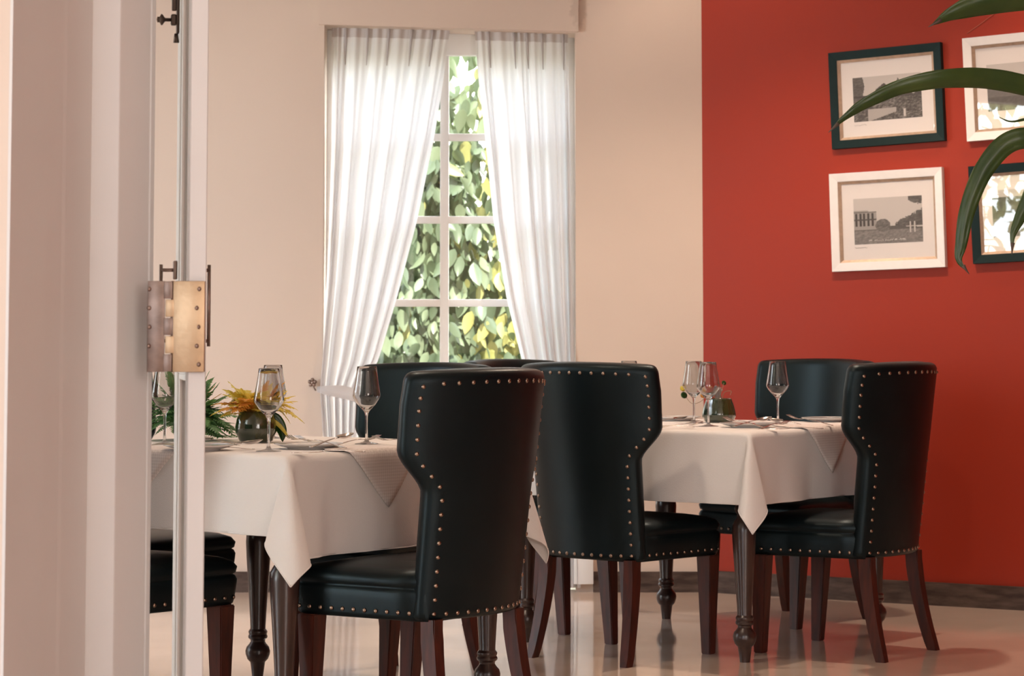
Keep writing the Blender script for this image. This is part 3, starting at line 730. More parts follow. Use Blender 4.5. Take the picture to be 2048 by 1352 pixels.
    line = []
    z = .325
    for s in (-1, 1):
        pts = []
        zz = .357
        while zz < .955:
            pts.append((s * (chair_outline(zz) - .024), zz))
            # keep an even arc spacing where the outline flares
            st_ = .037
            dz = st_
            for _ in range(6):
                da = chair_outline(zz + dz) - chair_outline(zz); ln = math.hypot(da, dz); dz *= st_ / ln
            zz += dz
        line += pts
    k = 13
    for i in range(1, k): line.append((-.268 + .536 * i / k, .962))
    line += [(-.278, .957), (.278, .957)]
    for i in range(1, 11): line.append((-.19 + .38 * i / 11, .357))
    for a, z in line:
        w_ = chair_outline(z); p_, n_ = back_pt(a, z); f_ = max(0, 1 - (abs(a) / w_) ** 6)
        zo = (-.008 * (a / .28) ** 2 * min(1, (z - .9) / .05)) if z > .9 else 0
        stud(p_ + n_ * (.006 * f_) + Vector((0, 0, zo)), n_)
    rg = [q for q in seatring(.357, .002)]
    acc = 0
    for a, b in zip(rg, rg[1:]):
        d_ = (b - a); l = d_.length
        nrm = Vector((d_.y, -d_.x, 0)).normalized()
        pos = .036 - acc if acc else .02
        while pos < l:
            q = a + d_ * (pos / l)
            if q.y > -.17: stud(q, nrm)
            pos += .036
        acc = (l - (pos - .036)) % .036
    return root
chair0 = make_chair('x')
T2N = Vector((.7757, 8.2257)); T2r = .6435; T1N = Vector((-.6067, 6.5768)); T1r = .6281
SIDE = .9071
def place(first, pos, head, label):
    if first: chair0.location = (pos[0], pos[1], 0); chair0.rotation_euler = (0, 0, -head); chair0['label'] = label; return chair0
    return dup(chair0, (pos[0], pos[1], 0), -head, label=label)
place(True, (-.252, 6.70), -.93, 'largest green leather chair seen from behind, hiding the right side of the nearer table')
place(False, (.3786, 8.4127), .69, 'green leather chair seen from behind in the middle, between the two tables')
place(False, (1.143, 8.525), -.96, 'green leather chair seen from behind in front of the red wall, rightmost')
place(False, (1.055, 9.45), 3.93, 'green leather chair facing us behind the farther table, teal backrest against the red wall')
place(False, (.150, 9.28), 2.2174, 'green leather chair mostly hidden behind the middle chair, only top rim and front legs showing')
place(False, (-.405, 7.82), 3.85, 'green leather chair facing us behind the nearer table, below the window')
place(False, (-1.10, 6.82), .64, 'green leather chair behind the white door, only its seat and front leg showing')
place(False, (-1.20, 7.66), 2.2, 'green leather chair at the far left of the nearer table, behind the fern')
# ------------------------------------------------------------------ tables with cloths
def tframe(N, r):
    Rv = Vector((math.sin(r), math.cos(r), 0)); Lv = Vector((-math.cos(r), math.sin(r), 0)); n0 = Vector((N.x, N.y, 0))
    return n0, Rv, Lv
OFF = .0573; S = SIDE + 2 * OFF; ZT = .765
def tpt(T, a, b, z=ZT):       # a along R, b along L measured from the cloth corner
    n0, Rv, Lv = T; return n0 - (Rv + Lv) * OFF + Rv * a + Lv * b + Vector((0, 0, z))
def tinv(T, p):
    n0, Rv, Lv = T; q = p - n0 + (Rv + Lv) * OFF; q.z = 0; return q.dot(Rv), q.dot(Lv)
legprof = [(.0, 0), (.017, .0), (.0185, .012), (.0235, .05), (.025, .052), (.033, .06), (.0385, .075), (.0395, .085), (.036, .098), (.027, .108), (.023, .115), (.024, .121), (.030, .126), (.031, .132), (.028, .138), (.030, .143), (.030, .148), (.0245, .155),
           (.0245, .165), (.0265, .20), (.032, .29), (.038, .38), (.0405, .43), (.039, .452), (.031, .467), (.0235, .478), (.0225, .488), (.030, .498), (.032, .505), (.030, .513), (.024, .522), (.026, .53), (.037, .535)]
def make_table(T, label):
    root = empty('dining_table', T[0] + Vector((0, 0, 0)), label=label, cat='table', group='square tables laid for dining')
    rz = math.atan2(T[1].y, T[1].x); root.rotation_euler = (0, 0, rz)     # local x = R, y = L
    for a in (0, SIDE):
        for b in (0, SIDE):
            v, f = lathe(legprof, 28); bm = bmesh.new(); vv = [bm.verts.new(q) for q in v]
            for q in f: bm.faces.new([vv[i] for i in q])
            bbox(bm, (-.037, -.037, .535), (.037, .037, .725), .002, 1)
            l = objbm('leg', bm, M['tableleg'], root, True, 35); l.location = (a, b, 0)
    bm = bmesh.new()
    for a, b in (((.037, -.012, .64), (SIDE - .037, .012, .725)), ((.037, SIDE - .012, .64), (SIDE - .037, SIDE + .012, .725)), ((-.012, .037, .64), (.012, SIDE - .037, .725)), ((SIDE - .012, .037, .64), (SIDE + .012, SIDE - .037, .725))): bbox(bm, a, b)
    objbm('apron', bm, M['tableleg'], root)
    box('tabletop', (-OFF + .006, -OFF + .006, .725), (SIDE + OFF - .006, SIDE + OFF - .006, ZT - .006), M['tabletop'], root, .006)
    return root
def make_cloth(T, ova, ovb, skew, seed, label, fl, AF=.30, BF=.17):
    """ova: overhang (low a, high a); ovb: the same for b"""
    rr = random.Random(seed); ph = [rr.uniform(0, 6.28) for _ in range(12)]
    NI, NO = 24, 16
    def axis(o0, o1): return [-o0 + o0 * i / NO for i in range(NO)] + [S * i / NI for i in range(NI + 1)] + [S + o1 * (i + 1) / NO for i in range(NO)]
    A = axis(*ova); B = axis(*ovb)
    r0 = .008
    def hang(d):            # distance beyond the edge -> (outward, down)
        if d < r0 * math.pi / 2: return r0 * math.sin(d / r0), r0 * (1 - math.cos(d / r0))
        return r0, r0 + d - r0 * math.pi / 2
    V = []; Fc = []
    for j, b in enumerate(B):
        for i, a in enumerate(A):
            da = -a if a < 0 else (a - S if a > S else 0); db = -b if b < 0 else (b - S if b > S else 0)
            sa = -1 if a < 0 else 1; sb = -1 if b < 0 else 1
            ca = min(max(a, 0), S); cb = min(max(b, 0), S)
            if da == 0 or db == 0:
                d = da or db; o, dn = hang(d)
                s_ = cb if da else ca; side = (0 if sa < 0 else 1) if da else (2 if sb < 0 else 3)
                edge = min(s_, S - s_) ; k = min(1, edge / .12)
                rip = 0
                if d > 0: rip = (.010 * math.sin(s_ * 13 + ph[side]) + .006 * math.sin(s_ * 29 + ph[side + 4])) * (d / .25) ** 1.2 * k + .0022 * math.sin(s_ * 57 + 9 * d + ph[side + 4]) * k * (d / .25) + (.010 + fl * .02 * (1 - min(1, edge / .25))) * (d / .25)
                aa, bb = ca, cb
                if da: aa += sa * (o + rip)
                if db: bb += sb * (o + rip)
                V.append(tpt(T, aa, bb, ZT - dn + (.0006 * math.sin(a * 23) * math.sin(b * 19) if d == 0 else 0)))
            else:
                r = math.hypot(da, db); t = math.atan2(db, da) / (math.pi / 2)
                near = sa < 0 and sb < 0; A_ = AF if near else .10; B_ = BF if near else .08
                m_ = math.pi / 4 + skew * math.sin(math.pi * t) * min(1, r / .1)
                mid = (math.cos(m_), math.sin(m_)); per = (-mid[1], mid[0])
                wv = .075 * math.sin(3 * math.pi * t + ph[9]) * math.sin(math.pi * t)
                h1 = A_ * math.sin(math.pi * t) ** .9 + wv; h2 = -B_ * math.sin(2 * math.pi * t)
                dn = r * math.sqrt(max(.1, 1 - min(.9, h1 * h1 + h2 * h2)))
                base = .04 * (1 - math.sin(math.pi * t)) * 1.0
                ha = (h1 * mid[0] + h2 * per[0]) * r; hb = (h1 * mid[1] + h2 * per[1]) * r
                o_a, _ = hang(r); ow = o_a
                fr = (.010 + fl * .02) * (r / .25)
                ha += (ow + fr) * math.cos(math.pi / 2 * t); hb += (ow + fr) * math.sin(math.pi / 2 * t)
                V.append(tpt(T, ca + sa * ha, cb + sb * hb, ZT - dn))
    n = len(A)
    for j in range(len(B) - 1):
        for i in range(n - 1): q = j * n + i; Fc.append((q, q + 1, q + n + 1, q + n))
    o = mesh('tablecloth', V, Fc, M['cloth']); setp(o, label, 'tablecloth', 'white cloths on the dining tables')
    md = o.modifiers.new('thick', 'SOLIDIFY'); md.thickness = .0016; md.offset = 1
    md2 = o.modifiers.new('sub', 'SUBSURF'); md2.levels = md2.render_levels = 1
    # hem fold: a slightly thicker rolled band and stitch line along the border
    def bpt(i, j): return V[j * n + i]
    bd = [bpt(i, 0) for i in range(n)] + [bpt(n - 1, j) for j in range(1, len(B))] + [bpt(i, len(B) - 1) for i in range(n - 2, -1, -1)] + [bpt(0, j) for j in range(len(B) - 2, 0, -1)]
    bd = bd + [bd[0]]
    hv, hf = tube(bd, .0022, 6, False); mesh('hem', hv, hf, M['cloth'], o)
    return o
T1 = tframe(T1N, T1r); T2 = tframe(T2N, T2r)
make_table(T1, 'nearer dark wooden table with turned legs under a white cloth')
make_table(T2, 'farther dark wooden table with turned legs in front of the red wall')
make_cloth(T1, (.215, .235), (.275, .20), -.3, 3, 'white cloth over the nearer table, its corner tail hanging beside the turned leg', 1.0)
make_cloth(T2, (.243, .24), (.243, .24), -.25, 5, 'white cloth over the farther table in front of the red wall', .8, .29, .13)
# napkins: a square laid diamond-wise with one corner hanging over the edge
def napkin(T, edge, c, label, hangd=.167, size=.20, sk=0):
    """edge 'a0': low-a side (position c along b); 'b0': low-b side (position c along a)"""
    N = 18; V = []; Fc = []; idx = {}
    for i in range(N + 1):
        for j in range(N + 1):
            u = (i / N - .5) * 2; v = (j / N - .5) * 2      # diamond coords
            s = (u - v) * size / 2; t = (u + v) * size / 2  # s along edge, t towards outside
            d = t - (size - hangd)                          # beyond the edge when > 0
            if d > 0:
                rr = .011
                if d < rr * 1.57: o, dn = rr * math.sin(d / rr), rr * (1 - math.cos(d / rr))
                else: o, dn = rr, rr + d - rr * 1.57
                o += .014 * (d / .25) + .002 * math.sin(s * 40); inw = -o; z = ZT + .0038 - dn
            else: inw = -d; z = ZT + .0038
            p = tpt(T, inw, c + s, z) if edge == 'a0' else tpt(T, c + s + sk * max(0, d), inw, z)
            V.append(p)
    for i in range(N):
        for j in range(N): a = i * (N + 1) + j; Fc.append((a, a + 1, a + N + 2, a + N + 1))
    o = mesh('napkin', V, Fc, M['napkin']); setp(o, label, 'napkin', 'checked napkins hanging over the table edges')
    uv = o.data.uv_layers.new(name='uv')
    for l in o.data.loops:
        i, j = divmod(l.vertex_index, N + 1); uv.data[l.index].uv = (i / N * .32, j / N * .32)
    md = o.modifiers.new('thick', 'SOLIDIFY'); md.thickness = .0022; md.offset = 1
    return o
def edge_c(T, edge, px_, y):
    p = atz(px_, y, ZT); a, b = tinv(T, p); return b if edge == 'a0' else a
napkin(T1, 'b0', .40, 'checked napkin whose pointed corner hangs beside the largest chair')
napkin(T1, 'a0', .555, 'checked napkin hanging at the far left of the nearer table, behind the door')
napkin(T2, 'b0', .52, 'checked napkin whose pointed corner hangs beside the rightmost chair')
# ------------------------------------------------------------------ table ware
def wine_glass(label, loc):
    root = empty('wine_glass', loc, label=label, cat='glass', group='stemmed wine glasses on the tables')
    bowl = [(.0, .098), (.006, .0985), (.014, .102), (.026, .114), (.038, .130), (.0415, .137), (.0418, .142), (.040, .152), (.0355, .178), (.0305, .210), (.0285, .226),
            (.0278, .2265), (.0275, .226), (.0296, .210), (.0346, .178), (.0391, .152), (.0408, .142), (.0405, .1375), (.037, .131), (.0255, .1155), (.013, .1045), (.005, .101), (0, .1005)]
    stem = [(.0, .0), (.0345, .0), (.0352, .0012), (.033, .0022), (.020, .0040), (.008, .0075), (.0046, .014), (.0036, .03), (.0034, .06), (.0038, .08), (.0055, .090), (.009, .0965), (.014, .1015), (.0, .0995)]
    # one blown body: foot, stem and outer bowl, inner bowl
    prof = [(.0, .0), (.0345, .0), (.0352, .0012), (.033, .0022), (.020, .0040), (.008, .0075), (.0046, .014), (.0036, .03), (.0034, .06), (.0038, .08), (.0055, .090), (.010, .098)] + bowl[3:]
    v, f = lathe(prof[:12], 32); 
    foot_n = 6
    V1, F1 = lathe(prof, 32)
    o = mesh('glass_body', V1, F1, M['crystal'], root)
    return root
def rim_ring(): pass
g0 = None
def glass(px_, y, label, z=ZT + .0012):
    global g0
    p = atz(px_, y, z) if not isinstance(px_, Vector) else px_
    if g0 is None: g0 = wine_glass(label, p); return
    dup(g0, p, 0, label=label)
glass(537, 903, 'wine glass in front of the green fern pot, nearest to the door')
glass(733, 888, 'wine glass on the nearer table beside the largest chair, in front of the tied curtain')
glass(at(548, 720, 7.75) - Vector((0, 0, 0)), 0, 'wine glass partly hidden behind the one in front of the fern pot') if False else glass(Vector((at(546, 760, 7.6).x, 7.6, ZT + .0012)), 0, 'wine glass partly hidden behind the one in front of the fern pot')
glass(329, 889, 'wine glass seen through the gap beside the brass hinge')
glass(1417, 853, 'nearer of the two overlapping wine glasses on the farther table')
glass(1388, 847, 'rear one of the two overlapping wine glasses on the farther table')
glass(1556, 848, 'wine glass standing alone in front of the teal backrest by the red wall')
glass(Vector((at(1258, 760, 9.05).x, 9.05, ZT + .0012)), 0, 'wine glass with only its rim showing above the middle chair')
pl0 = None
def plate(px_, y, label, r=.098, zoff=.0012):
    global pl0
    p = atz(px_, y, ZT + .008); p.z = ZT + zoff
    if pl0 is None:
        prof = [(0, .004), (.05, .004), (.052, .0), (.058, 0), (.060, .004), (.078, .008), (.096, .014), (.098, .0155), (.0965, .0165), (.078, .0110), (.060, .0075), (.04, .0070), (0, .0070)]
        root = empty('side_plate', p, label=label, cat='plate', group='white plates on the tables')
        V, Fc = lathe(prof, 48); mesh('plate_body', V, Fc, M['china'], root)
        V, Fc = lathe([(.0935, .0160), (.0965, .0168), (.0975, .0162)], 48); mesh('plate_rim', V, Fc, M['china'], root)
        pl0 = root; return p
    dup(pl0, p, 0, label=label); return p
pA = plate(617, 893, 'white plate at the near corner of the nearer table with cutlery crossed on it')
plate(398, 896, 'white plate on the nearer table between the door edge and the green fern pot')
pB = plate(1495, 851, 'white plate at the near corner of the farther table')
plate(1655, 840, 'white plate on the farther table next to the rightmost chair')
plate(1350, 838, 'white plate on the farther table beside the middle chair')
# cutlery
def strip(pts, widths, thick=.0016):
    """flat bar following pts (x, z) with half widths"""
    V = []; Fc = []
    for (x, z), w_ in zip(pts, widths): V += [(x, -w_, z), (x, w_, z), (x, w_ * .8, z + thick), (x, -w_ * .8, z + thick)]
    for i in range(len(pts) - 1):
        for k in range(4): Fc.append((i * 4 + k, i * 4 + (k + 1) % 4, (i + 1) * 4 + (k + 1) % 4, (i + 1) * 4 + k))
    Fc += [(3, 2, 1, 0), tuple(range(len(V) - 4, len(V)))]
    return [Vector(v) for v in V], Fc
def make_cut(kind):
    root = empty(kind)
    h = strip([(-.095, .0022), (-.085, .002), (-.06, .004), (-.03, .007), (0, .008), (.02, .0065)], [.005, .0075, .006, .004, .003, .0028])
    mesh('handle', *h, M['steel'], root)
    if kind == 'fork':
        b = strip([(.018, .0065), (.026, .0045), (.034, .0025), (.05, .0015)], [.003, .009, .0115, .0118]); parts = [b]
        for k in range(4):
            y = -.0098 + k * .00655; t_ = strip([(.049, .0015), (.065, .003), (.088, .0085)], [.0021, .0019, .0011]); parts.append(([v + Vector((0, y, 0)) for v in t_[0]], t_[1]))
        mesh('tines', *join(*parts), M['steel'], root)
    elif kind == 'spoon':
        V = []; Fc = []; NR, NA_ = 6, 20
        for s_, off in ((1, 0), (-1, .0014)):
            b0 = len(V)
            for i in range(NR + 1):
                r = i / NR
                for k in range(NA_):
                    a = 2 * math.pi * k / NA_; V.append(Vector((.048 + .031 * r * math.cos(a), (.0195 - .003 * math.cos(a)) * r * math.sin(a), .0005 + .009 * r * r - off + .0014)))
            for i in range(NR):
                for k in range(NA_):
                    q = (b0 + i * NA_ + k, b0 + i * NA_ + (k + 1) % NA_, b0 + (i + 1) * NA_ + (k + 1) % NA_, b0 + (i + 1) * NA_ + k); Fc.append(q if s_ > 0 else q[::-1])
        mesh('spoon_bowl', V, Fc, M['steel'], root)
    else:
        b = strip([(.018, .005), (.03, .003), (.06, .002), (.09, .002), (.104, .002)], [.0035, .0085, .0095, .008, .002], .0014); mesh('blade', *b, M['steel'], root)
    return root
cut0 = {k: make_cut(k) for k in ('fork', 'spoon', 'knife')}; used = set()
def cutlery(kind, px_, y, ang, label, lift=0, tilt=0, roll=0):
    p = atz(px_, y, ZT + .005 + lift); p.z = ZT + .0032 + lift
    o = cut0[kind]
    if kind in used: o = dup(o, p, 0)
    used.add(kind); o.location = p; o.rotation_euler = (roll, tilt, ang)
    setp(o, label, kind, 'silver cutlery on the laid tables')
cutlery('fork', 640, 886, 2.5, 'fork lying on the plate at the near corner of the nearer table, tines up', .016, -.13)
cutlery('spoon', 668, 882, .9, 'spoon lying tilted on the plate at the near corner of the nearer table', .024, -.15)
cutlery('fork', 606, 883, 2.2, 'fork beside the dark green fern pot, behind the plate', .004, -.1)
cutlery('fork', 712, 884, .75, 'fork beside the foot of the single wine glass on the nearer table', .006, -.12)
cutlery('fork', 797, 884, 2.6, 'fork next to the largest chair on the nearer table', .006, -.1)
cutlery('knife', 660, 905, 3.4, 'knife in front of the plate at the edge of the nearer table')
cutlery('spoon', 470, 892, .1, 'large spoon in front of the dark green fern pot', .006, -.12)
cutlery('spoon', 432, 884, 2.5, 'spoon by the edge of the white door, on the nearer table', .004, -.1)
cutlery('knife', 440, 899, 3.2, 'knife near the white door edge on the nearer table')
cutlery('fork', 316, 893, .7, 'fork seen through the gap below the brass hinge', .004, -.1)
cutlery('fork', 1486, 846, 2.3, 'fork lying on the plate at the near corner of the farther table', .016, -.13)
cutlery('spoon', 1508, 845, .6, 'spoon lying on the plate at the near corner of the farther table', .018, -.13)
cutlery('fork', 1548, 852, .9, 'fork left of the glass standing alone on the farther table', .004, -.1)
cutlery('spoon', 1572, 846, 2.4, 'spoon right of the glass standing alone on the farther table', .004, -.1)
cutlery('knife', 1592, 858, 3.3, 'knife at the edge of the farther table, near the hanging napkin')
cutlery('fork', 1618, 842, 2.5, 'fork leaning on the plate next to the rightmost chair', .016, -.15)
cutlery('spoon', 1340, 842, .5, 'spoon beside the middle chair on the farther table', .006, -.1)
cutlery('fork', 1356, 853, .2, 'fork left of the two overlapping glasses on the farther table', .005, -.1)
cutlery('knife', 1335, 855, 3.3, 'knife at the edge of the farther table beside the middle chair')
# ------------------------------------------------------------------ plants on the tables
def frond(base, direc, length, droop, npin, wid, curl=0, seed=0):
    """fern frond: rachis with paired pinnae"""
    r = random.Random(seed); d = Vector(direc).normalized(); up = Vector((0, 0, 1))
    side = d.cross(up); side.normalize()
    pts = []
    for i in range(13):
        t = i / 12; pts.append(Vector(base) + d * (length * t) + Vector((0, 0, -droop * length * t * t)) + side * (curl * length * t * t))
    for q in pts: q.z = max(q.z, .012)
    V, Fc = tube(pts, [.0016 * (1 - .7 * i / 12) for i in range(13)], 5)
    V = list(V)
    for k in range(npin):
        t = .12 + .86 * k / npin; i = min(11, int(t * 12)); f = t * 12 - i; q = pts[i].lerp(pts[i + 1], f); tan = (pts[i + 1] - pts[i]).normalized()
        w_ = wid * math.sin(math.pi * min(1, (.18 + t * .86)) ** 1.15) * (1.05 - .3 * t) + .003
        nrm = side.cross(tan).normalized()
        for s in (-1, 1):
            dr = (side * s * .88 + tan * .5 + nrm * r.uniform(-.12, .12)).normalized(); pw = length / npin * .80
            tip = q + dr * w_ + Vector((0, 0, -w_ * .12)); m1 = q + dr * w_ * .35; m2 = q + dr * w_ * .7
            o = len(V); V += [q - tan * pw * .5, q + tan * pw * .5, m1 + tan * pw * .62 + nrm * .001, m1 - tan * pw * .62 + nrm * .001, m2 + tan * pw * .42, m2 - tan * pw * .42, tip]
            Fc += [(o, o + 1, o + 2, o + 3), (o + 3, o + 2, o + 4, o + 5), (o + 5, o + 4, o + 6)]
    V = [Vector((v.x, v.y, max(v.z, .006))) for v in V]
    return V, Fc
def pot_mesh(prof, root):
    V, Fc = lathe(prof, 40); return mesh('pot', V, Fc, M['glaze'], root)
# glazed pot with yellowing fern on the nearer table
pp = atz(512, 886, ZT); R1 = .0615
pr = empty('fern_pot', (pp.x, pp.y, ZT + .002), label='dark green glazed pot with yellow fern in the middle of the nearer table', cat='plant')
pot_mesh([(0, 0), (.042, 0), (.050, .006), (.0605, .030), (.062, .045), (.058, .068), (.050, .088), (.048, .092), (.045, .092), (.046, .086), (.05, .07), (0, .07)], pr)
V, Fc = lathe([(0, .08), (.02, .081), (.0455, .078)], 20); mesh('soil', V, Fc, M['soil'], pr)
spec = [  # (dir, length, droop, wid, curl, mat)
    ((.75, .1, .9), .135, .95, .036, .1, 'fern_yellow'), ((.9, -.1, .75), .15, .75, .040, -.1, 'fern_yellow'), ((.25, .2, 1), .13, .2, .034, .2, 'fern_yellow'), ((-.35, -.2, 1), .13, .3, .032, -.1, 'fern_yellow'),
    ((-.9, .1, .8), .13, .45, .034, .15, 'fern_yellow'), ((-.6, -.4, .9), .12, .6, .034, .1, 'fern_yellow'), ((.05, .1, 1), .12, .1, .028, .3, 'fern_orange'), ((.45, -.2, 1), .12, .3, .03, -.2, 'fern_orange'),
    ((-1, .2, .95), .155, .5, .030, -.2, 'fern_orange'), ((.5, .6, .8), .14, .5, .032, 0, 'fern_yellow'), ((-.3, .6, .9), .15, .4, .034, .1, 'fern_yellow'), ((-1, -.3, .3), .09, .3, .026, .1, 'fern_yellow'), ((.2, -.7, .6), .09, .5, .026, .1, 'fern_yellow')]
spec += [((R_.uniform(-1, 1), R_.uniform(-.6, .6), R_.uniform(.5, 1)), R_.uniform(.11, .165), R_.uniform(.2, .7), R_.uniform(.032, .044), R_.uniform(-.3, .3), R_.choice(('fern_yellow', 'fern_yellow', 'fern_yellow', 'fern_orange'))) for _ in range(34)]
for k, (d_, l_, dr, w_, cu, mm) in enumerate(spec):
    V, Fc = frond((.018 * d_[0], .018 * d_[1], .08), d_, l_, dr, 15, w_, cu, k); mesh('frond', V, Fc, M[mm], pr)
# broad dark leaves leaning out of the pot
def broadleaf(base, path, W, m_, parent, name='leaf', fold=.25, n=5, up=Vector((0, 0, 1)), prof=None, rip=0):
    pts = catmull([Vector(base)] + [Vector(q) for q in path], n); V = []; Fc = []; N = len(pts)
    prof = prof or (lambda t: math.sin(math.pi * min(1, t * .93 + .07)) ** .8)
    for i, q in enumerate(pts):
        t = i / (N - 1); tan = (pts[min(i + 1, N - 1)] - pts[max(i - 1, 0)]).normalized(); s = tan.cross(up)
        if s.length < .05: s = Vector((1, 0, 0))
        s.normalize(); nrm = s.cross(tan).normalized(); hw = W / 2 * prof(t)
        for k, (u_, hgt) in enumerate(((-1, fold), (-.66, fold * .75 + .06), (-.33, fold * .35 + .05), (0, 0), (.33, fold * .35 + .05), (.66, fold * .75 + .06), (1, fold))):
            V.append(q + s * (u_ * hw) + nrm * (hw * hgt) + (nrm * rip * math.sin(k * 2.4 + i * .9)))
    for i in range(N - 1):
        for k in range(6): a = i * 7 + k; Fc.append((a, a + 1, a + 8, a + 7))
    o = mesh(name, V, Fc, m_, parent); md = o.modifiers.new('t', 'SOLIDIFY'); md.thickness = .0006; return o
camdir = Vector((0, 1, 0))
broadleaf((.03, 0, .08), [(.055, .01, .07), (.075, .01, .035), (.078, .01, .0)], .035, M['broad'], pr, up=camdir)
broadleaf((.02, .02, .08), [(.04, .03, .11), (.075, .03, .15)], .035, M['broad'], pr, up=camdir)
broadleaf((-.02, 0, .08), [(-.03, .0, .11), (-.05, .0, .12)], .03, M['broad'], pr, up=camdir)
broadleaf((.03, -.01, .08), [(.07, -.01, .05), (.10, -.01, .012)], .012, M['fern_yellow'], pr, up=camdir)
# bushy green fern behind the door edge on the same table
pp = atz(374, 882, ZT); pf = empty('bushy_fern', (pp.x, pp.y, ZT + .002), label='bushy green fern on the nearer table behind the white door edge', cat='plant')
pot_mesh([(0, 0), (.030, 0), (.036, .006), (.042, .03), (.042, .05), (.038, .06), (.035, .06), (.036, .05), (0, .05)], pf)
for k in range(150):
    a = R_.uniform(0, 6.28); el = R_.uniform(.1, 1.4)
    d_ = (math.cos(a) * math.cos(el), math.sin(a) * math.cos(el) * .7, math.sin(el) + .25)
    l_ = R_.uniform(.11, .22)
    V, Fc = frond((0, 0, .05), d_, l_, R_.uniform(.2, .85) if el < 1 else .15, 22, R_.uniform(.028, .044), R_.uniform(-.3, .3), 100 + k)
    mesh('frond', V, Fc, M['fern'], pf)
for k in range(48):
    d_ = (R_.uniform(.3, 1), R_.uniform(-.6, .5), R_.uniform(-.1, 1.1)); V, Fc = frond((.01, 0, .05), d_, R_.uniform(.09, .17), R_.uniform(.1, .8), 20, R_.uniform(.018, .03), R_.uniform(-.4, .4), 300 + k)
    mesh('frond', V, Fc, M['fern'], pf)
for d_, l_ in (((.55, 0, 1), .17), ((.75, 0, .9), .16)):
    V, Fc = frond((0, 0, .05), d_, l_, .2, 14, .018, -.1, 5); mesh('frond', V, Fc, M['fern_orange'], pf)
# ribbed pot with a trailing vine on the farther table
pp = atz(1438, 846, ZT); pv = empty('vine_pot', (pp.x, pp.y, ZT + .002), label='ribbed green glazed pot with a thin trailing vine on the farther table', cat='plant')
V = []; prof = [(0, 0), (.046, 0), (.055, .008), (.061, .024), (.0605, .034), (.054, .062), (.047, .084), (.0465, .088), (.043, .088), (.045, .08), (0, .07)]
V, Fc = lathe(prof, 72)
V = [Vector((v.x * (1 + (.018 * math.cos(18 * math.atan2(v.y, v.x)) if .01 < v.z < .082 else 0)), v.y * (1 + (.018 * math.cos(18 * math.atan2(v.y, v.x)) if .01 < v.z < .082 else 0)), v.z)) for v in V]
mesh('pot', V, Fc, M['glaze'], pv)
def vine(pts, leaves):
    c = catmull(pts, 6); V, Fc = tube(c, .0011, 5); mesh('vine_stem', V, Fc, mat('vine', (.3, .2, .12), .6), pv)
    for p_, r_, m_ in leaves:
        v, f = lathe([(0, 0), (r_ * .5, .0012), (r_, 0)], 12, Matrix.Translation(p_) @ Matrix.Rotation(1.2, 4, 'X') @ Matrix.Rotation(.3, 4, 'Y'))
        mesh('leaf', v, f, M[m_], pv)
vine([(0, 0, .08), (-.035, 0, .10), (-.07, 0, .075), (-.10, 0, .07), (-.125, .0, .098)], [((-.128, 0, .100), .013, 'broad'), ((-.133, 0, .124), .011, 'fern_yellow'), ((-.06, 0, .098), .009, 'fern_orange')])
vine([(-.01, 0, .08), (-.03, 0, .12), (-.035, 0, .11)], [((-.03, 0, .12), .010, 'fern_orange')])
vine([(.01, 0, .08), (.02, 0, .11), (.045, .0, .115), (.042, .0, .10)], [((.02, .01, .145), .009, 'broad')])
vine([(.0, 0, .08), (.015, 0, .13), (.02, .01, .145)], [])
for k in range(5): V, Fc = tube(catmull([(.005 * k - .01, 0, .07), (.004 * k - .012, .004, .10 + .01 * (k % 3)), (.006 * k - .01, 0, .12 + .008 * (k % 2))], 4), .003, 6); mesh('bare_twig', V, Fc, mat('twig', (.28, .22, .2), .7), pv)
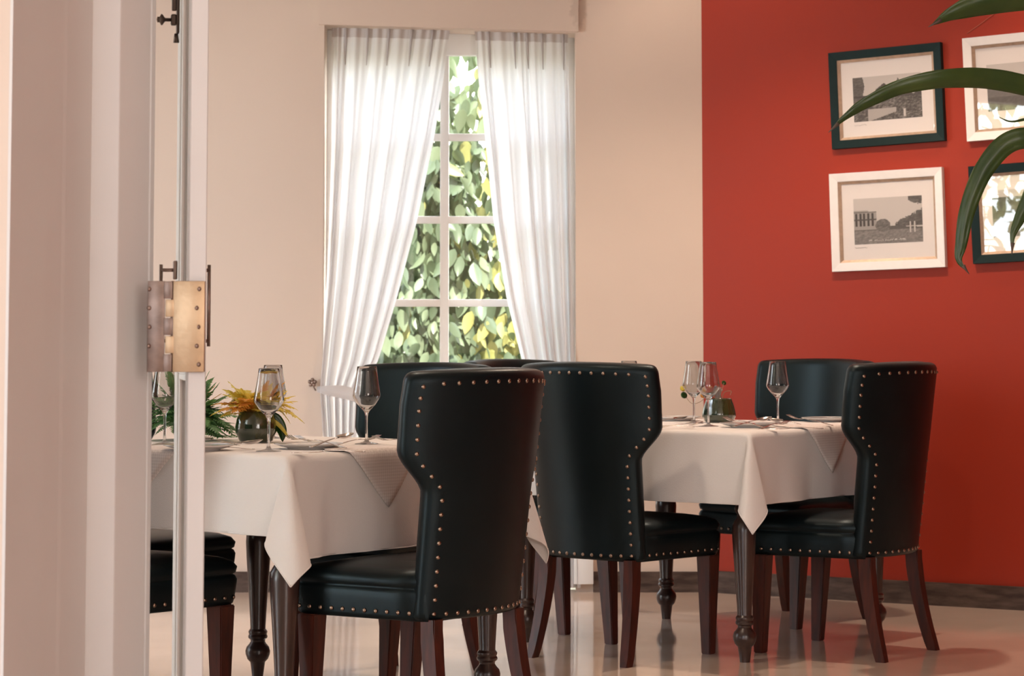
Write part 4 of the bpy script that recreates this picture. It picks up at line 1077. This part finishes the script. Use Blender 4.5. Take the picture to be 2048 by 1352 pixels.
# ------------------------------------------------------------------ palm in the right foreground
PY = 7.0
palm = empty('potted_palm', (1.85, PY + .1, 0), label='tall potted palm at the right edge, only its long arching leaves in view', cat='plant')
pb = Vector((1.85, PY + .1, 0))
pprof = [(0, 0), (.14, 0), (.15, .01), (.18, .30), (.19, .32), (.175, .32), (.165, .28), (0, .28)]
V, Fc = lathe(pprof, 32); mesh('planter', V, Fc, M['potblack'], palm)
V, Fc = tube([(0, 0, .27), (.01, 0, .8), (-.02, -.02, 1.45)], [.03, .025, .018], 10); mesh('trunk', V, Fc, M['bark'], palm)
crown = Vector((-.02, -.02, 1.44))
def blade(P, W, prof=None, tip=True, tilt=None, fold=.25, dY=None):
    pts = []
    for i, (x, y) in enumerate(P):
        q = at(x, y, PY + (dY[i] if dY else 0)); pts.append(q - pb)
    stalk = catmull([crown, (crown + pts[0]) / 2 + Vector((0, 0, .05)), pts[0]], 6)
    V, Fc = tube(stalk, [.006 * (1 - .4 * i / 12) for i in range(len(stalk))], 8); mesh('stalk', V, Fc, M['stem'], palm)
    up = tilt or Vector((0, 1, .5))
    n0 = len(pts)
    o = broadleaf(pts[0], pts[1:], W, M['palm'], palm, 'leaf', fold, 7, up, prof or (lambda t: max(.04, min(1, t * 3.5 + .25) * (1 - max(0, (t - .35) / .65) ** 1.6))), .0012)
    if tip:
        a, b = pts[-2], pts[-1]; s_ = a.lerp(b, .45); dirv = (b - a).normalized()
        V, Fc = tube([s_, s_.lerp(b, .6), b + dirv * .006], [.007, .0035, .001], 6); mesh('dry_tip', V, Fc, M['dry'], o)
blade([(2230, 250), (2130, 195), (2030, 168), (1960, 158), (1880, 160), (1800, 176), (1730, 208), (1690, 235), (1660, 262)], .064, dY=[.1, .08, .05, .03, 0, 0, 0, 0, 0])
blade([(2240, 40), (2160, 0), (2080, -12), (2010, -3), (1950, 12), (1900, 30), (1860, 52)], .105)
blade([(2220, 330), (2130, 290), (2060, 276), (2010, 290), (1965, 345), (1935, 420), (1922, 490), (1918, 520), (1936, 545)], .062, dY=[.1, .05, 0, 0, 0, 0, 0, 0, 0], tilt=Vector((.15, 1, .1)))
blade([(2190, 280), (2140, 285), (2090, 330), (2060, 390), (2038, 440), (2026, 470), (2024, 505)], .045, tilt=Vector((.15, 1, .1)))
blade([(2200, 270), (2120, 235), (2060, 238), (2020, 243), (1995, 232)], .010, tip=False)
blade([(2260, 230), (2330, 150), (2400, 150), (2470, 240)], .07, tilt=Vector((.3, 1, .5)))
